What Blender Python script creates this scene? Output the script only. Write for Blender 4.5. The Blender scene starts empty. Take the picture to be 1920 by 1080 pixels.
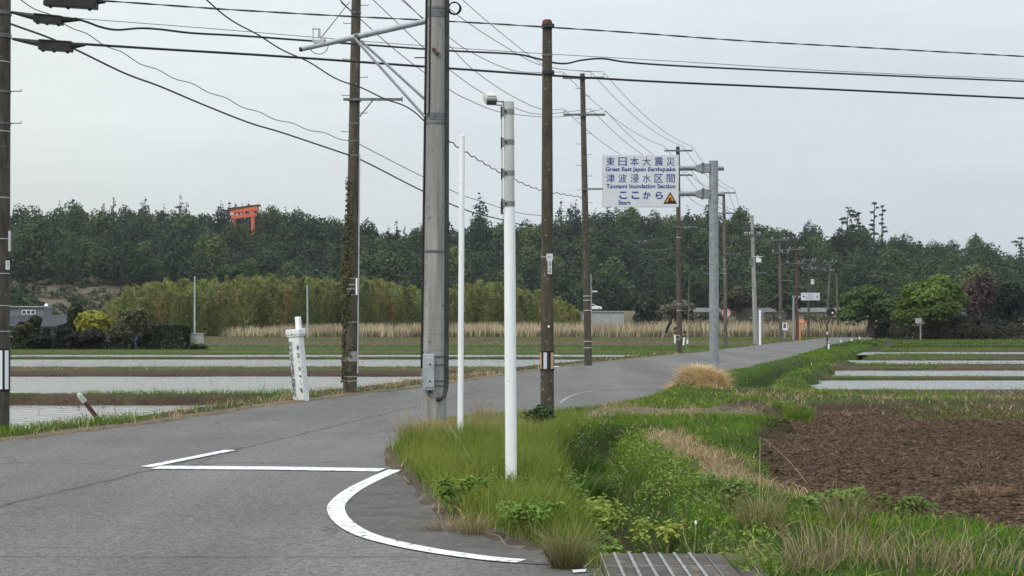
import bpy, bmesh, math, random
import numpy as np
from mathutils import Vector, Matrix
R = math.radians
SC = bpy.context.scene
COL = SC.collection
random.seed(7)

# ------------------------------------------------------------------ camera, sky, sun, exposure
F, CAMZ, HOR = 2880.0, 1.6, 600.0          # focal length in photo pixels, eye height, horizon row
cam = bpy.data.cameras.new('camera')
cam.sensor_width = 36.0
cam.lens = 36.0 * F / 1920.0
cam.shift_y = (HOR - 540.0) / 1920.0
cam.clip_start, cam.clip_end = 0.1, 4000
camo = bpy.data.objects.new('camera', cam)
camo.location = (0, 0, CAMZ); camo.rotation_euler = (R(90), 0, 0)
COL.objects.link(camo); SC.camera = camo

SUN_EL, SUN_AZ = R(52), R(215)              # azimuth measured clockwise from +Y
w = bpy.data.worlds.new('World'); SC.world = w; w.use_nodes = True
nt = w.node_tree; nt.nodes.clear(); N = nt.nodes.new; L = nt.links.new
def setin(n, **k):
    for a, b in k.items(): n.inputs[a.replace('_', ' ')].default_value = b
    return n
out = N('ShaderNodeOutputWorld'); bg = N('ShaderNodeBackground'); bg.inputs['Strength'].default_value = 0.1
sky = N('ShaderNodeTexSky'); sky.sky_type = 'NISHITA'; sky.sun_disc = False
sky.sun_elevation = SUN_EL; sky.sun_rotation = SUN_AZ; sky.dust_density = 4.0; sky.air_density = 1.2
tc = N('ShaderNodeTexCoord'); sep = N('ShaderNodeSeparateXYZ'); L(tc.outputs['Generated'], sep.inputs[0])
# the cloud layer: brighter towards the zenith as an overcast is, a little bluer to the east of the road
ramp = N('ShaderNodeMapRange'); L(sep.outputs['Z'], ramp.inputs['Value'])
setin(ramp, From_Min=0.0, From_Max=1.0, To_Min=1.0, To_Max=2.9)
sidemap = N('ShaderNodeMapRange'); L(sep.outputs['X'], sidemap.inputs['Value'])
setin(sidemap, From_Min=-0.33, From_Max=0.12, To_Min=0.0, To_Max=1.0)
cmix = N('ShaderNodeMix'); cmix.data_type = 'RGBA'; L(sidemap.outputs[0], cmix.inputs['Factor'])
cmix.inputs['A'].default_value = (6.85, 7.25, 7.1, 1); cmix.inputs['B'].default_value = (5.9, 6.48, 6.98, 1)
mp = N('ShaderNodeMapping'); L(tc.outputs['Generated'], mp.inputs['Vector']); mp.inputs['Scale'].default_value = (2.2, 2.2, 11)
cn = N('ShaderNodeTexNoise'); L(mp.outputs[0], cn.inputs['Vector']); setin(cn, Scale=1.6, Detail=5.0, Roughness=0.55)
cr = N('ShaderNodeMapRange'); L(cn.outputs['Fac'], cr.inputs['Value']); setin(cr, From_Min=0.3, From_Max=0.7, To_Min=0.93, To_Max=1.06)
m1 = N('ShaderNodeMath'); m1.operation = 'MULTIPLY'; L(ramp.outputs[0], m1.inputs[0]); L(cr.outputs[0], m1.inputs[1])
vm = N('ShaderNodeVectorMath'); vm.operation = 'SCALE'; L(cmix.outputs['Result'], vm.inputs[0]); L(m1.outputs[0], vm.inputs['Scale'])
mx = N('ShaderNodeMix'); mx.data_type = 'RGBA'; mx.inputs['Factor'].default_value = 0.9
L(sky.outputs[0], mx.inputs['A']); L(vm.outputs[0], mx.inputs['B'])
L(mx.outputs['Result'], bg.inputs['Color']); L(bg.outputs[0], out.inputs['Surface'])
sl = bpy.data.lights.new('sun', 'SUN'); sl.energy = 1.5; sl.angle = R(14); sl.color = (1, 0.96, 0.9)
so = bpy.data.objects.new('sun', sl); COL.objects.link(so)
sd = Vector((math.sin(SUN_AZ) * math.cos(SUN_EL), math.cos(SUN_AZ) * math.cos(SUN_EL), math.sin(SUN_EL)))
so.rotation_euler = sd.to_track_quat('Z', 'Y').to_euler(); so.location = (-20, -20, 60)
SC.view_settings.view_transform = 'Standard'; SC.view_settings.look = 'None'
SC.view_settings.exposure = 0.0; SC.view_settings.gamma = 1.0

# ------------------------------------------------------------------ small tools
def G(px, py, z=0.0):
    'ground point seen at a photo pixel'
    Y = (CAMZ - z) * F / (py - HOR)
    return ((px - 960.0) / F * Y, Y)
def P(px, py, Y):
    'point at depth Y seen at a photo pixel'
    return Vector(((px - 960.0) / F * Y, Y, CAMZ - (py - HOR) / F * Y))

class MB:
    def __init__(s): s.v, s.f, s.m = [], [], []
    def add(s, vs, fs, m=0):
        b = len(s.v); s.v += [tuple(p) for p in vs]
        s.f += [tuple(b + i for i in f) for f in fs]; s.m += [m] * len(fs); return s
    def box(s, c, d, rot=None, m=0):
        x, y, z = d[0] / 2, d[1] / 2, d[2] / 2
        ps = [Vector(p) for p in ((-x,-y,-z),(x,-y,-z),(x,y,-z),(-x,y,-z),(-x,-y,z),(x,-y,z),(x,y,z),(-x,y,z))]
        if rot is not None: ps = [rot @ p for p in ps]
        c = Vector(c)
        return s.add([p + c for p in ps], [(0,3,2,1),(4,5,6,7),(0,1,5,4),(1,2,6,5),(2,3,7,6),(3,0,4,7)], m)
    def tube(s, pts, r, seg=8, caps=True, m=0):
        pts = [Vector(p) for p in pts]; n = len(pts)
        rs = list(r) if hasattr(r, '__len__') else [r] * n
        vs, fs = [], []
        ref = Vector((0, 0, 1)) if abs((pts[-1] - pts[0]).normalized().z) < 0.9 else Vector((1, 0, 0))
        for i, p in enumerate(pts):
            t = (pts[min(i+1, n-1)] - pts[max(i-1, 0)]).normalized()
            a = t.cross(ref).normalized(); b = t.cross(a).normalized()
            for k in range(seg):
                q = 2 * math.pi * k / seg
                vs.append(p + (a * math.cos(q) + b * math.sin(q)) * rs[i])
        for i in range(n - 1):
            for k in range(seg):
                k2 = (k + 1) % seg
                fs.append((i*seg+k, i*seg+k2, (i+1)*seg+k2, (i+1)*seg+k))
        if caps: fs += [tuple(range(seg))[::-1], tuple((n-1)*seg + k for k in range(seg))]
        return s.add(vs, fs, m)
    def ring(s, p, r, h, seg=16, m=0):
        return s.tube([Vector(p) - Vector((0,0,h/2)), Vector(p) + Vector((0,0,h/2))], r, seg, True, m)
    def disc(s, c, r, th, axis=(0,1,0), seg=24, m=0):
        a = Vector(axis).normalized(); c = Vector(c)
        return s.tube([c - a * th / 2, c + a * th / 2], r, seg, True, m)
    def prism(s, poly, y0, y1, m=0):
        'outline in the x-z plane pushed from y0 to y1'
        n = len(poly)
        vs = [(x, y0, z) for x, z in poly] + [(x, y1, z) for x, z in poly]
        fs = [tuple(range(n)), tuple(range(2*n-1, n-1, -1))] + [(i, i+n, (i+1)%n+n, (i+1)%n) for i in range(n)]
        return s.add(vs, fs, m)

def link(name, me, parent=None, loc=None):
    o = bpy.data.objects.new(name, me); COL.objects.link(o)
    if parent: o.parent = parent
    if loc is not None: o.location = loc
    return o
def tag(o, label=None, cat=None, group=None, kind=None):
    if label: o['label'] = label
    if cat: o['category'] = cat
    if group: o['group'] = group
    if kind: o['kind'] = kind
    return o
def obj(name, mb, mats, parent=None, base=None, smooth=False, bevel=0):
    'one mesh object; coordinates of mb are taken relative to base (or to the base of the parent thing)'
    if base is None: base = Vector(parent['_base']) if parent and '_base' in parent else Vector((0,0,0))
    base = Vector(base)
    me = bpy.data.meshes.new(name)
    me.from_pydata([tuple(Vector(p) - base) for p in mb.v], [], mb.f)
    for mm in (mats if isinstance(mats, (list, tuple)) else [mats]): me.materials.append(mm)
    me.polygons.foreach_set('material_index', mb.m)
    bm = bmesh.new(); bm.from_mesh(me); bmesh.ops.recalc_face_normals(bm, faces=bm.faces); bm.to_mesh(me); bm.free()
    if smooth:
        me.polygons.foreach_set('use_smooth', [len(f) == 4 for f in mb.f])
        me.set_sharp_from_angle(angle=R(40))
    o = link(name, me, parent, None if parent else base)
    if bevel:
        bv = o.modifiers.new('edge', 'BEVEL'); bv.width = bevel; bv.segments = 2; bv.limit_method = 'ANGLE'
    if parent is not None and '_base' not in o: o['_base'] = tuple(base)
    return o
def thing(name, label, cat, base, group=None):
    o = bpy.data.objects.new(name, None); o.empty_display_size = 0.2; COL.objects.link(o); o.location = base
    o['_base'] = tuple(base)
    return tag(o, label, cat, group)
def structure(o): o['kind'] = 'structure'; return o

def fast_mesh(name, V, Q, C=None, mat=None, smooth=False):
    'quads only, from numpy arrays; C = colour of each vertex'
    me = bpy.data.meshes.new(name); V = np.asarray(V, np.float32); Q = np.asarray(Q, np.int32)
    me.vertices.add(len(V)); me.vertices.foreach_set('co', V.ravel())
    me.loops.add(Q.size); me.loops.foreach_set('vertex_index', Q.ravel())
    me.polygons.add(len(Q)); me.polygons.foreach_set('loop_start', np.arange(0, Q.size, Q.shape[1], dtype=np.int32))
    if smooth: me.polygons.foreach_set('use_smooth', np.ones(len(Q), bool))
    if C is not None:
        a = me.color_attributes.new('Col', 'FLOAT_COLOR', 'POINT')
        c4 = np.ones((len(V), 4), np.float32); c4[:, :3] = C; a.data.foreach_set('color', c4.ravel())
    if mat: me.materials.append(mat)
    me.update(calc_edges=True); me.validate()
    return me
def joinarr(parts):
    V, Q, C, n = [], [], [], 0
    for v, q, c in parts:
        V.append(v); Q.append(q + n); C.append(c); n += len(v)
    return np.concatenate(V), np.concatenate(Q), np.concatenate(C)

def vnoise(x, y, s, seed=0):
    'smooth value noise 0..1'
    x = np.asarray(x, float) / s; y = np.asarray(y, float) / s
    xi, yi = np.floor(x), np.floor(y); fx, fy = x - xi, y - yi
    fx = fx*fx*(3-2*fx); fy = fy*fy*(3-2*fy)
    def h(a, b):
        t = np.sin(a * 127.1 + b * 311.7 + seed * 74.7) * 43758.5453
        return t - np.floor(t)
    return (h(xi,yi)*(1-fx) + h(xi+1,yi)*fx)*(1-fy) + (h(xi,yi+1)*(1-fx) + h(xi+1,yi+1)*fx)*fy
def fbm(x, y, s, seed=0):
    return 0.55*vnoise(x,y,s,seed) + 0.28*vnoise(x,y,s/2.1,seed+1) + 0.17*vnoise(x,y,s/4.3,seed+2)
def sstep(a, b, x):
    t = np.clip((x - a) / (b - a), 0, 1); return t*t*(3-2*t)
def pdist(x, y, pts):
    'distance to a polyline'
    d = np.full(np.shape(x), 1e9)
    for (ax, ay), (bx, by) in zip(pts[:-1], pts[1:]):
        ux, uy = bx-ax, by-ay; t = np.clip(((x-ax)*ux + (y-ay)*uy) / (ux*ux+uy*uy), 0, 1)
        d = np.minimum(d, np.hypot(x-ax-t*ux, y-ay-t*uy))
    return d
def sdist(x, y, poly):
    'signed distance to a polygon, negative inside'
    d = pdist(x, y, list(poly) + [poly[0]]); ins = np.zeros(np.shape(x), bool)
    n = len(poly)
    for i in range(n):
        (ax, ay), (bx, by) = poly[i], poly[(i+1) % n]
        if ay == by: continue
        c = ((ay > y) != (by > y)) & (x < (bx-ax)*(y-ay)/(by-ay) + ax)
        ins ^= c
    return np.where(ins, -d, d)

# ------------------------------------------------------------------ materials
def newmat(name):
    m = bpy.data.materials.new(name); m.use_nodes = True
    b = m.node_tree.nodes['Principled BSDF']; return m, m.node_tree, b
def noisy(name, c1, c2, scale=4.0, rough=0.7, stretch=(1,1,1), bump=0.0, bscale=None, c3=None, spot=0.62, sscale=30, metal=0.0, lo=0.35, hi=0.65, detail=6.0):
    'two colours mixed by noise in object space, with optional spots of a third, and a bump'
    m, t, b = newmat(name); n = t.nodes.new; l = t.links.new
    co = n('ShaderNodeTexCoord'); mp = n('ShaderNodeMapping'); l(co.outputs['Object'], mp.inputs['Vector']); mp.inputs['Scale'].default_value = stretch
    nz = n('ShaderNodeTexNoise'); l(mp.outputs[0], nz.inputs['Vector']); setin(nz, Scale=scale, Detail=detail, Roughness=0.6)
    mr = n('ShaderNodeMapRange'); l(nz.outputs['Fac'], mr.inputs['Value']); setin(mr, From_Min=lo, From_Max=hi)
    mi = n('ShaderNodeMix'); mi.data_type = 'RGBA'; l(mr.outputs[0], mi.inputs['Factor'])
    mi.inputs['A'].default_value = (*c1, 1); mi.inputs['B'].default_value = (*c2, 1); res = mi.outputs['Result']
    if c3:
        n2 = n('ShaderNodeTexNoise'); l(co.outputs['Object'], n2.inputs['Vector']); setin(n2, Scale=sscale, Detail=3.0)
        r2 = n('ShaderNodeMapRange'); l(n2.outputs['Fac'], r2.inputs['Value']); setin(r2, From_Min=spot, From_Max=spot+0.05)
        m2 = n('ShaderNodeMix'); m2.data_type = 'RGBA'; l(r2.outputs[0], m2.inputs['Factor']); l(res, m2.inputs['A']); m2.inputs['B'].default_value = (*c3, 1); res = m2.outputs['Result']
    l(res, b.inputs['Base Color']); b.inputs['Roughness'].default_value = rough; b.inputs['Metallic'].default_value = metal
    b.inputs['Specular IOR Level'].default_value = 0.3
    if bump:
        n3 = n('ShaderNodeTexNoise'); l(co.outputs['Object'], n3.inputs['Vector']); setin(n3, Scale=bscale or scale*6, Detail=4.0)
        bp = n('ShaderNodeBump'); l(n3.outputs['Fac'], bp.inputs['Height']); setin(bp, Strength=bump, Distance=0.02); l(bp.outputs[0], b.inputs['Normal'])
    return m
def leafmat(name, trans=0.25, rnd=0.35):
    'leaf colour from the mesh, varied a little from tree to tree'
    m, t, b = newmat(name); n = t.nodes.new; l = t.links.new
    at = n('ShaderNodeAttribute'); at.attribute_name = 'Col'; oi = n('ShaderNodeObjectInfo')
    mr = n('ShaderNodeMapRange'); l(oi.outputs['Random'], mr.inputs['Value']); setin(mr, To_Min=1-rnd, To_Max=1+rnd)
    hs = n('ShaderNodeHueSaturation'); l(at.outputs['Color'], hs.inputs['Color']); l(mr.outputs[0], hs.inputs['Value'])
    mr2 = n('ShaderNodeMapRange'); l(oi.outputs['Random'], mr2.inputs['Value']); setin(mr2, To_Min=0.5+0.05*rnd, To_Max=0.5-0.05*rnd); l(mr2.outputs[0], hs.inputs['Hue'])
    l(hs.outputs[0], b.inputs['Base Color']); b.inputs['Roughness'].default_value = 0.65; b.inputs['Specular IOR Level'].default_value = 0.2
    tr = n('ShaderNodeBsdfTranslucent'); l(hs.outputs[0], tr.inputs['Color'])
    mx = n('ShaderNodeMixShader'); mx.inputs[0].default_value = trans; l(b.outputs[0], mx.inputs[1]); l(tr.outputs[0], mx.inputs[2])
    l(mx.outputs[0], t.nodes['Material Output'].inputs['Surface']); return m
LEAF = leafmat('leaves'); GRASS = leafmat('grass_blades', 0.3, 0.0)
M = {}
M['concrete'] = noisy('weathered_concrete', (0.20,0.197,0.187), (0.34,0.333,0.315), 2.4, 0.85, (4.5,4.5,0.25), 0.25, 60, (0.15,0.147,0.138), 0.64, 12)
M['pole_dark'] = noisy('dark_weathered_pole', (0.04,0.034,0.027), (0.095,0.082,0.066), 5.0, 0.85, (3,3,0.5), 0.3, 50, (0.16,0.15,0.12), 0.66, 12)
M['pole_lichen'] = noisy('brown_pole_with_lichen', (0.050,0.042,0.032), (0.095,0.082,0.062), 5.0, 0.9, (2,2,0.6), 0.4, 50, (0.22,0.21,0.165), 0.645, 17)
M['pole_far'] = noisy('far_pole', (0.075,0.066,0.055), (0.15,0.135,0.115), 3.0, 0.85, (2,2,0.4))
M['pole_pale'] = noisy('pale_concrete_pole', (0.22,0.22,0.21), (0.34,0.34,0.33), 3.0, 0.8, (2,2,0.4))
M['galv'] = noisy('galvanised_steel', (0.20,0.225,0.24), (0.33,0.36,0.38), 9.0, 0.5, (1,1,1), 0, None, (0.24,0.27,0.28), 0.55, 40, 0.35)
M['pipe_grey'] = noisy('grey_blue_pipe', (0.30,0.33,0.36), (0.42,0.45,0.48), 6.0, 0.45, (1,1,1), 0, None, None, 0.6, 30, 0.2)
M['steel'] = noisy('dull_steel', (0.09,0.10,0.105), (0.19,0.20,0.21), 8.0, 0.5, (1,1,1), 0, None, None, 0.6, 30, 0.4)
M['white'] = noisy('white_paint', (0.76,0.78,0.80), (0.87,0.88,0.89), 2.0, 0.4, (9,9,0.5), 0, None, (0.52,0.51,0.47), 0.69, 16)
M['white_grey'] = noisy('greyish_white_paint', (0.42,0.43,0.42), (0.52,0.53,0.52), 2.0, 0.5, (4,4,0.5), 0, None, (0.36,0.36,0.33), 0.66, 20)
M['sign_white'] = noisy('sign_face', (0.55,0.57,0.61), (0.62,0.64,0.67), 1.5, 0.4)
M['blue'] = noisy('blue_lettering', (0.010,0.035,0.19), (0.016,0.05,0.26), 20, 0.5)
M['black'] = noisy('black_rubber', (0.012,0.012,0.014), (0.028,0.028,0.032), 8, 0.55)
M['cable'] = noisy('black_cable', (0.012,0.013,0.015), (0.03,0.03,0.033), 3, 0.6)
M['wire'] = noisy('grey_wire', (0.05,0.052,0.056), (0.09,0.092,0.1), 3, 0.5)
M['orange'] = noisy('amber_sign_film', (0.62,0.27,0.015), (0.70,0.33,0.03), 12, 0.5)
M['orange_paint'] = noisy('orange_paint', (0.62,0.16,0.05), (0.74,0.24,0.10), 8, 0.5)
M['torii'] = noisy('vermilion_lacquer', (0.55,0.105,0.045), (0.66,0.15,0.065), 2, 0.5)
M['torii_cap'] = noisy('dark_cap', (0.05,0.03,0.028), (0.08,0.045,0.04), 2, 0.6)
M['red'] = noisy('red_paint', (0.50,0.02,0.02), (0.58,0.035,0.03), 8, 0.5)
M['maroon'] = noisy('dark_red_brown_reflector', (0.05,0.018,0.012), (0.09,0.03,0.02), 8, 0.4)
M['amber_strip'] = noisy('amber_strip', (0.5,0.30,0.17), (0.6,0.4,0.25), 8, 0.4)
M['insul'] = noisy('porcelain', (0.55,0.57,0.58), (0.65,0.66,0.67), 8, 0.3)
M['pole_red'] = noisy('red_brown_pole', (.075,.035,.026), (.12,.062,.046), 3, .85, (2,2,.4))
M['rust'] = noisy('rusty_iron', (0.085,0.035,0.024), (0.15,0.065,0.042), 12, 0.85, (1,1,1), 0.4, 40, (0.05,0.03,0.026), 0.58, 25)
M['chip_white'] = noisy('flaking_white_paint', (0.60,0.62,0.60), (0.74,0.75,0.74), 6, 0.75, (2,2,0.7), 0.35, 40, (0.22,0.22,0.21), 0.63, 20)
M['ink'] = noisy('black_brush_paint', (0.02,0.02,0.02), (0.05,0.05,0.05), 20, 0.7)
M['paint'] = noisy('road_paint', (0.56,0.575,0.57), (0.72,0.735,0.73), 5, 0.65, (1,1,1), 0.15, 90, (0.20,0.20,0.195), 0.585, 15)
M['bark'] = noisy('bark', (0.05,0.04,0.03), (0.10,0.085,0.065), 6, 0.9, (3,3,0.5), 0.4, 20)
M['slab'] = noisy('worn_ditch_cover', (0.055,0.048,0.042), (0.10,0.088,0.076), 5, 0.9, (1,1,1), 0.3, 60, (0.17,0.12,0.085), 0.62, 8)
M['bar'] = noisy('worn_steel_bar', (0.17,0.18,0.185), (0.29,0.30,0.305), 14, 0.55, (1,1,1), 0, None, (0.14,0.12,0.1), 0.6, 40, 0.3)
M['roof'] = noisy('grey_roof', (0.035,0.038,0.045), (0.055,0.06,0.068), 3, 0.95, (1,1,1))
M['wall_house'] = noisy('house_wall', (0.13,0.14,0.155), (0.17,0.18,0.195), 3, 0.8)
M['wall_pale'] = noisy('pale_wall', (0.34,0.36,0.40), (0.42,0.44,0.47), 3, 0.8)
M['glass'] = noisy('dark_window_glass', (0.03,0.045,0.05), (0.05,0.07,0.075), 3, 0.1)
M['blue_sheet'] = noisy('blue_metal_sheet', (0.07,0.10,0.16), (0.11,0.15,0.22), 6, 0.6)
M['block'] = noisy('grey_block', (0.34,0.33,0.31), (0.42,0.41,0.39), 3, 0.9)
M['conc_far'] = noisy('bridge_concrete', (0.27,0.28,0.29), (0.35,0.36,0.37), 2, 0.85)
M['mirror'] = noisy('mirror_face', (0.6,0.62,0.64), (0.66,0.68,0.7), 2, 0.08, metal=0.9)
M['car_white'] = noisy('car_paint', (0.72,0.74,0.74), (0.76,0.78,0.78), 2, 0.25)
M['lens'] = noisy('dark_lens', (0.06,0.06,0.065), (0.10,0.10,0.105), 5, 0.2)
HAZE = 0.00014
# ------------------------------------------------------------------ the lie of the land
LE = [(-60,-4),(-25,6.5),(-12,14.6),(-7.6,18.5),(-6.45,20.7),(-5.47,23.9),(-4.28,29.3),(-3.3,32.7),(-2.25,36),(1.82,52.4),(7.7,70.9),(17,102),(29,140),(38,165),(60,200)]
RE = [(72,200),(52,165),(36,140),(25.2,115),(18.7,92),(11.9,65.8),(6.9,46),(4.3,37.8),(2.75,31.8),(1.35,27.4),(0.0,25.9),(-1.0,24.6),(-1.5,22.2),(-1.55,19),(-1.32,16.6),(-0.86,13.5),(-0.56,12.3),(-0.25,11.4),(0.22,10.4),(0.42,9.5),(0.5,7),(0.6,3),(0.6,-12),(-60,-12)]
ROAD = LE + RE
LEX = np.array(LE); DITCH1 = [(1.0,6),(0.98,10.4),(0.9,14),(0.88,18),(1.0,20.6),(1.75,22.6)]
DITCH2 = [(4.9,33.5),(6.3,39.5),(8.7,48.5),(12.9,60),(20.2,85),(27.5,110)]
FIELD = [(2.85,17.6),(2.6,15.2),(3.0,13.4),(4.0,11.6),(5.2,10.3),(9,6.5),(40,5),(40,28.4),(6,28.4),(4.7,27.0),(3.75,23),(3.05,19.5)]
STRAWL = [(2.15,21.5),(2.1,19.5),(2.25,17.6),(2.4,15.9),(2.75,14.0)]
PATH = [(0.9,24.4),(1.6,25.9),(2.6,25.5),(4.2,25.4),(4.6,26.6),(3.2,26.9),(1.7,27.0)]
HBL = np.array([(0,-.42),(32.55,-.42),(32.9,-.02),(34.0,-.02),(34.4,-.35),(46.4,-.35),(46.7,-.05),(49,-.03),(50.6,.04),(52.2,-.03),(54.8,-.06),(55.2,-.35),(65.8,-.35),(66.1,-.04),(68.7,-.04),(69.0,-.35),(73.8,-.35),(74.1,0),(150,0),(200,-1.2),(2000,-1.2)])
HBR = np.array([(0,-.08),(37.2,-.08),(37.5,-.35),(43.1,-.35),(43.4,-.05),(45.2,-.05),(45.5,-.35),(51.4,-.35),(51.7,-0.03),(57.7,-0.04),(58.0,-.35),(64.3,-.35),(64.6,-.03),(73.6,-.03),(74.1,-.35),(80.2,-.35),(80.5,0),(150,0),(200,-1.2),(2000,-1.2)])
XPR = np.array([(35,7.2),(40,8.0),(49,10.4),(61,13.7),(78,18.3),(120,30)])
COLS = dict(green=(.05,.075,.018), greendk=(.032,.045,.016), dirt=(.072,.050,.034), mud=(.042,.030,.022), soil=(.066,.043,.028), straw=(.20,.155,.09), gravel=(.12,.10,.085), fieldg=(.075,.085,.03))
def land(x, y):
    'height, ground colour and vegetation weights (lush, rank, straw) at points'
    x = np.asarray(x, float); y = np.asarray(y, float)
    d = sdist(x, y, ROAD) + (fbm(x, y, 0.9, 3) - 0.5) * 0.22
    xl = np.interp(y, LEX[:,1], LEX[:,0]); left = (x < xl) & (y > 14)
    n1 = fbm(x, y, 1.6, 11); n2 = fbm(x, y, 0.45, 17); n3 = fbm(x, y, 6.0, 23)
    z = np.zeros_like(x); c = np.zeros(x.shape + (3,)); lush = np.zeros_like(x); rank = np.zeros_like(x); straw = np.zeros_like(x)
    def paint(mask, a, b=None, k=None):
        m = np.clip(mask, 0, 1)[..., None]; cc = np.array(COLS[a])
        if b is not None: kk = np.clip(k, 0, 1)[..., None]; cc = cc * (1 - kk) + np.array(COLS[b]) * kk
        c[:] = c * (1 - m) + cc * m
    paint(np.ones_like(x), 'fieldg', 'dirt', sstep(.45, .7, n1))
    # ---- west of the road: verge, then flooded paddies between low bunds
    hb = np.interp(y + (n1 - .5) * 0.3, HBL[:,0], HBL[:,1])
    vw = 0.75 + 0.5 * n3 + sstep(30, 34, y) * 0.25
    k = sstep(vw, vw + 0.8, d)
    zl = (0.03 * sstep(0, .3, d)) * (1 - k) + hb * k + (n2 - .5) * 0.05 * sstep(0.1, .5, d)
    z = np.where(left, zl, z)
    wet = (hb < -.1)
    bank = left & (zl < -0.02)
    paint(bank * 1.0, 'mud', 'dirt', n1)
    top = left & ~wet & (d > .2)
    paint(top * 1.0, 'greendk', 'dirt', sstep(.4, .75, n1))
    strip = left & (y > 46.5) & (y < 55) & (k > .5)
    paint(strip * 1.0, 'dirt', 'mud', n1); paint(strip * (np.abs(y - 50.4) < 1.3) * .8, 'greendk', 'straw', n2 * .6)
    vg = left & (d < vw + .35)
    paint(vg * 1.0, 'greendk', 'dirt', sstep(.45, .65, n2))
    paint((left & (d < .32)) * 1.0, 'gravel', 'straw', n2)
    lush = np.where(vg & (d > .28), 0.14 + 0.9 * sstep(.38, .6, n1) * sstep(26, 23.5, y) , lush)
    straw = np.where(vg & (d > .1), 0.5 * sstep(.35, .7, n2) + .15, straw)
    lush = np.where(left & (y > 33.35) & (y < 34.3) & (k > .3), 0.95, lush)
    lush = np.where(strip & (np.abs(y - 50.4) < 1.1), 0.75, lush); straw = np.where(strip & (np.abs(y - 50.8) < 1.5), .4, straw)
    lush = np.where(left & (y > 66) & (y < 69) & (k > .5), .35, lush)
    far = left & (y > 74); bandn = np.sin(y * 0.62) * .5 + .5
    paint(far * 1.0, 'fieldg', 'green', sstep(.2, .8, bandn)); lush = np.where(far & (y < 145), .25 + .6 * sstep(.3, .8, bandn), lush)
    paint((far & (np.sin(y * .62 + 2.2) > .80)) * .9, 'dirt'); lush = np.where(far & (np.sin(y*.62+2.2) > .80), 0.05, lush)
    FB = np.array([(74,.0),(99,.0),(101.5,.75),(104.5,.75),(106,.5),(113,.55),(114.5,1),(118,1),(119.5,.35),(126,.25),(128,.8),(132,.8),(134,.3),(150,.3)])
    fb_ = np.interp(y + (n1 - .5) * 1.5, FB[:,0], FB[:,1]); paint(far * np.clip(fb_ * 1.3, 0, 1), 'dirt', 'straw', (fb_ < .7) * .35); lush = np.where(far & (fb_ > .65), .03, lush)
    # ---- east of the road
    east = ~left & (d > 0)
    xp = np.interp(y, XPR[:,0], XPR[:,1]) + (n1 - .5) * .7
    hr = np.interp(y + (n1 - .5) * 0.35, HBR[:,0], HBR[:,1]); kp = sstep(xp - .5, xp + .1, x)
    dd = np.minimum(pdist(x, y, DITCH1), pdist(x, y, DITCH2)); d1 = pdist(x, y, DITCH1)
    zr = (0.05 - .04 * sstep(27, 25, y)) * sstep(0, .5, d) + (n1 - .5) * (.14 - .09 * sstep(27, 25, y) * (x < .8)) * sstep(.2, .8, d) + (n2 - .5) * .05
    bankz = .16 * np.exp(-((dd - 1.0) / .45) ** 2) * sstep(30, 36, y)
    zr = zr - .13 * sstep(32.5, 34.5, y) * sstep(4.8, 6.6, x) * (1 - sstep(38, 42, y)); zr = zr * (1 - kp) + hr * kp + bankz * (1 - kp)
    zr = zr - .55 * np.exp(-(dd / .36) ** 4)
    fd = sdist(x, y, FIELD); kf = sstep(.35, -.25, fd + (n1 - .5) * .9 + (n2 - .5) * .6)
    clod = (fbm(x, y, .6, 31) - .5) * .04 + (fbm(x, y, .26, 37) - .5) * .022
    zr = zr * (1 - kf) + (-.14 + clod) * kf
    heap = np.exp(-(((x - 4.15) / .55) ** 2 + ((y - 26.9) / .8) ** 2)); zr = zr + .16 * heap * (.5 + n2)
    mound = np.exp(-(((x - 4.35) / .62) ** 2 + ((y - 35.2) / 1.7) ** 2)); zr = zr + .16 * mound * (.4 + 1.2 * n2)
    bank2 = np.exp(-((y - 29.6) / .7) ** 2) * sstep(5.5, 7, x) * .16; zr = zr + bank2
    z = np.where(east, zr, z)
    paint(east * 1.0, 'green', 'greendk', n1)
    paint(east * sstep(.3, .1, dd), 'mud')
    paint(east * kp * (hr > -.1), 'dirt', 'greendk', sstep(.5, .7, n1)); paint(east * kp * (hr < -.1), 'mud')
    pd = sdist(x, y, PATH); paint(east * sstep(.5, -.1, pd), 'gravel', 'straw', n2)
    mid = east & (y > 27.9) & (y < 33.5) & (x > 4.4)
    paint(mid * sstep(.4, .6, fbm(x, y * 2.5, 1.8, 41)), 'dirt', 'mud', n2)
    paint((east & (y > 33) & (y < 37.5) & (x > 6)) * .8, 'dirt', 'greendk', n1)
    paint(east * kf, 'soil', 'mud', n1); paint(east * heap * .8, 'mud'); paint(east * mound, 'straw', 'dirt', n2 * .6)
    sl = pdist(x, y, STRAWL); ks = sstep(.5, .15, sl + (n2 - .5) * .4); paint(east * ks, 'straw', 'dirt', n2 * .7)
    isl = east & (x < np.interp(y, [6,10,14,18,21,23], [.75,.75,.7,.65,.75,1.2])) & (y < 25.5)
    paint((east & (d < .3) & (y < 26)) * 1.0, 'gravel', 'dirt', n2)
    veg = east & (kf < .4) & (dd > .22)
    lush = np.where(veg, 1.0 * (1 - .85 * kp) * (1 - .9 * ks) * (1 - .9 * sstep(.4, 0, pd)) * (1 - .9 * np.clip(mound * 1.5, 0, 1)) * sstep(.02, .3, d), lush)
    lush = np.where(mid, lush * (.25 + .75 * sstep(.38, .55, fbm(x, y * 2.5, 1.8, 47))), lush)
    bunds = east & (kp > .5) & (hr > -.1) & (y < 82)
    lush = np.where(bunds, .05 + .75 * sstep(xp + 7, xp + 2, x) * sstep(.3, .55, n1), lush)
    lush = np.where(east & (y > 82) & (kp > .5), .75, lush)
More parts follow.
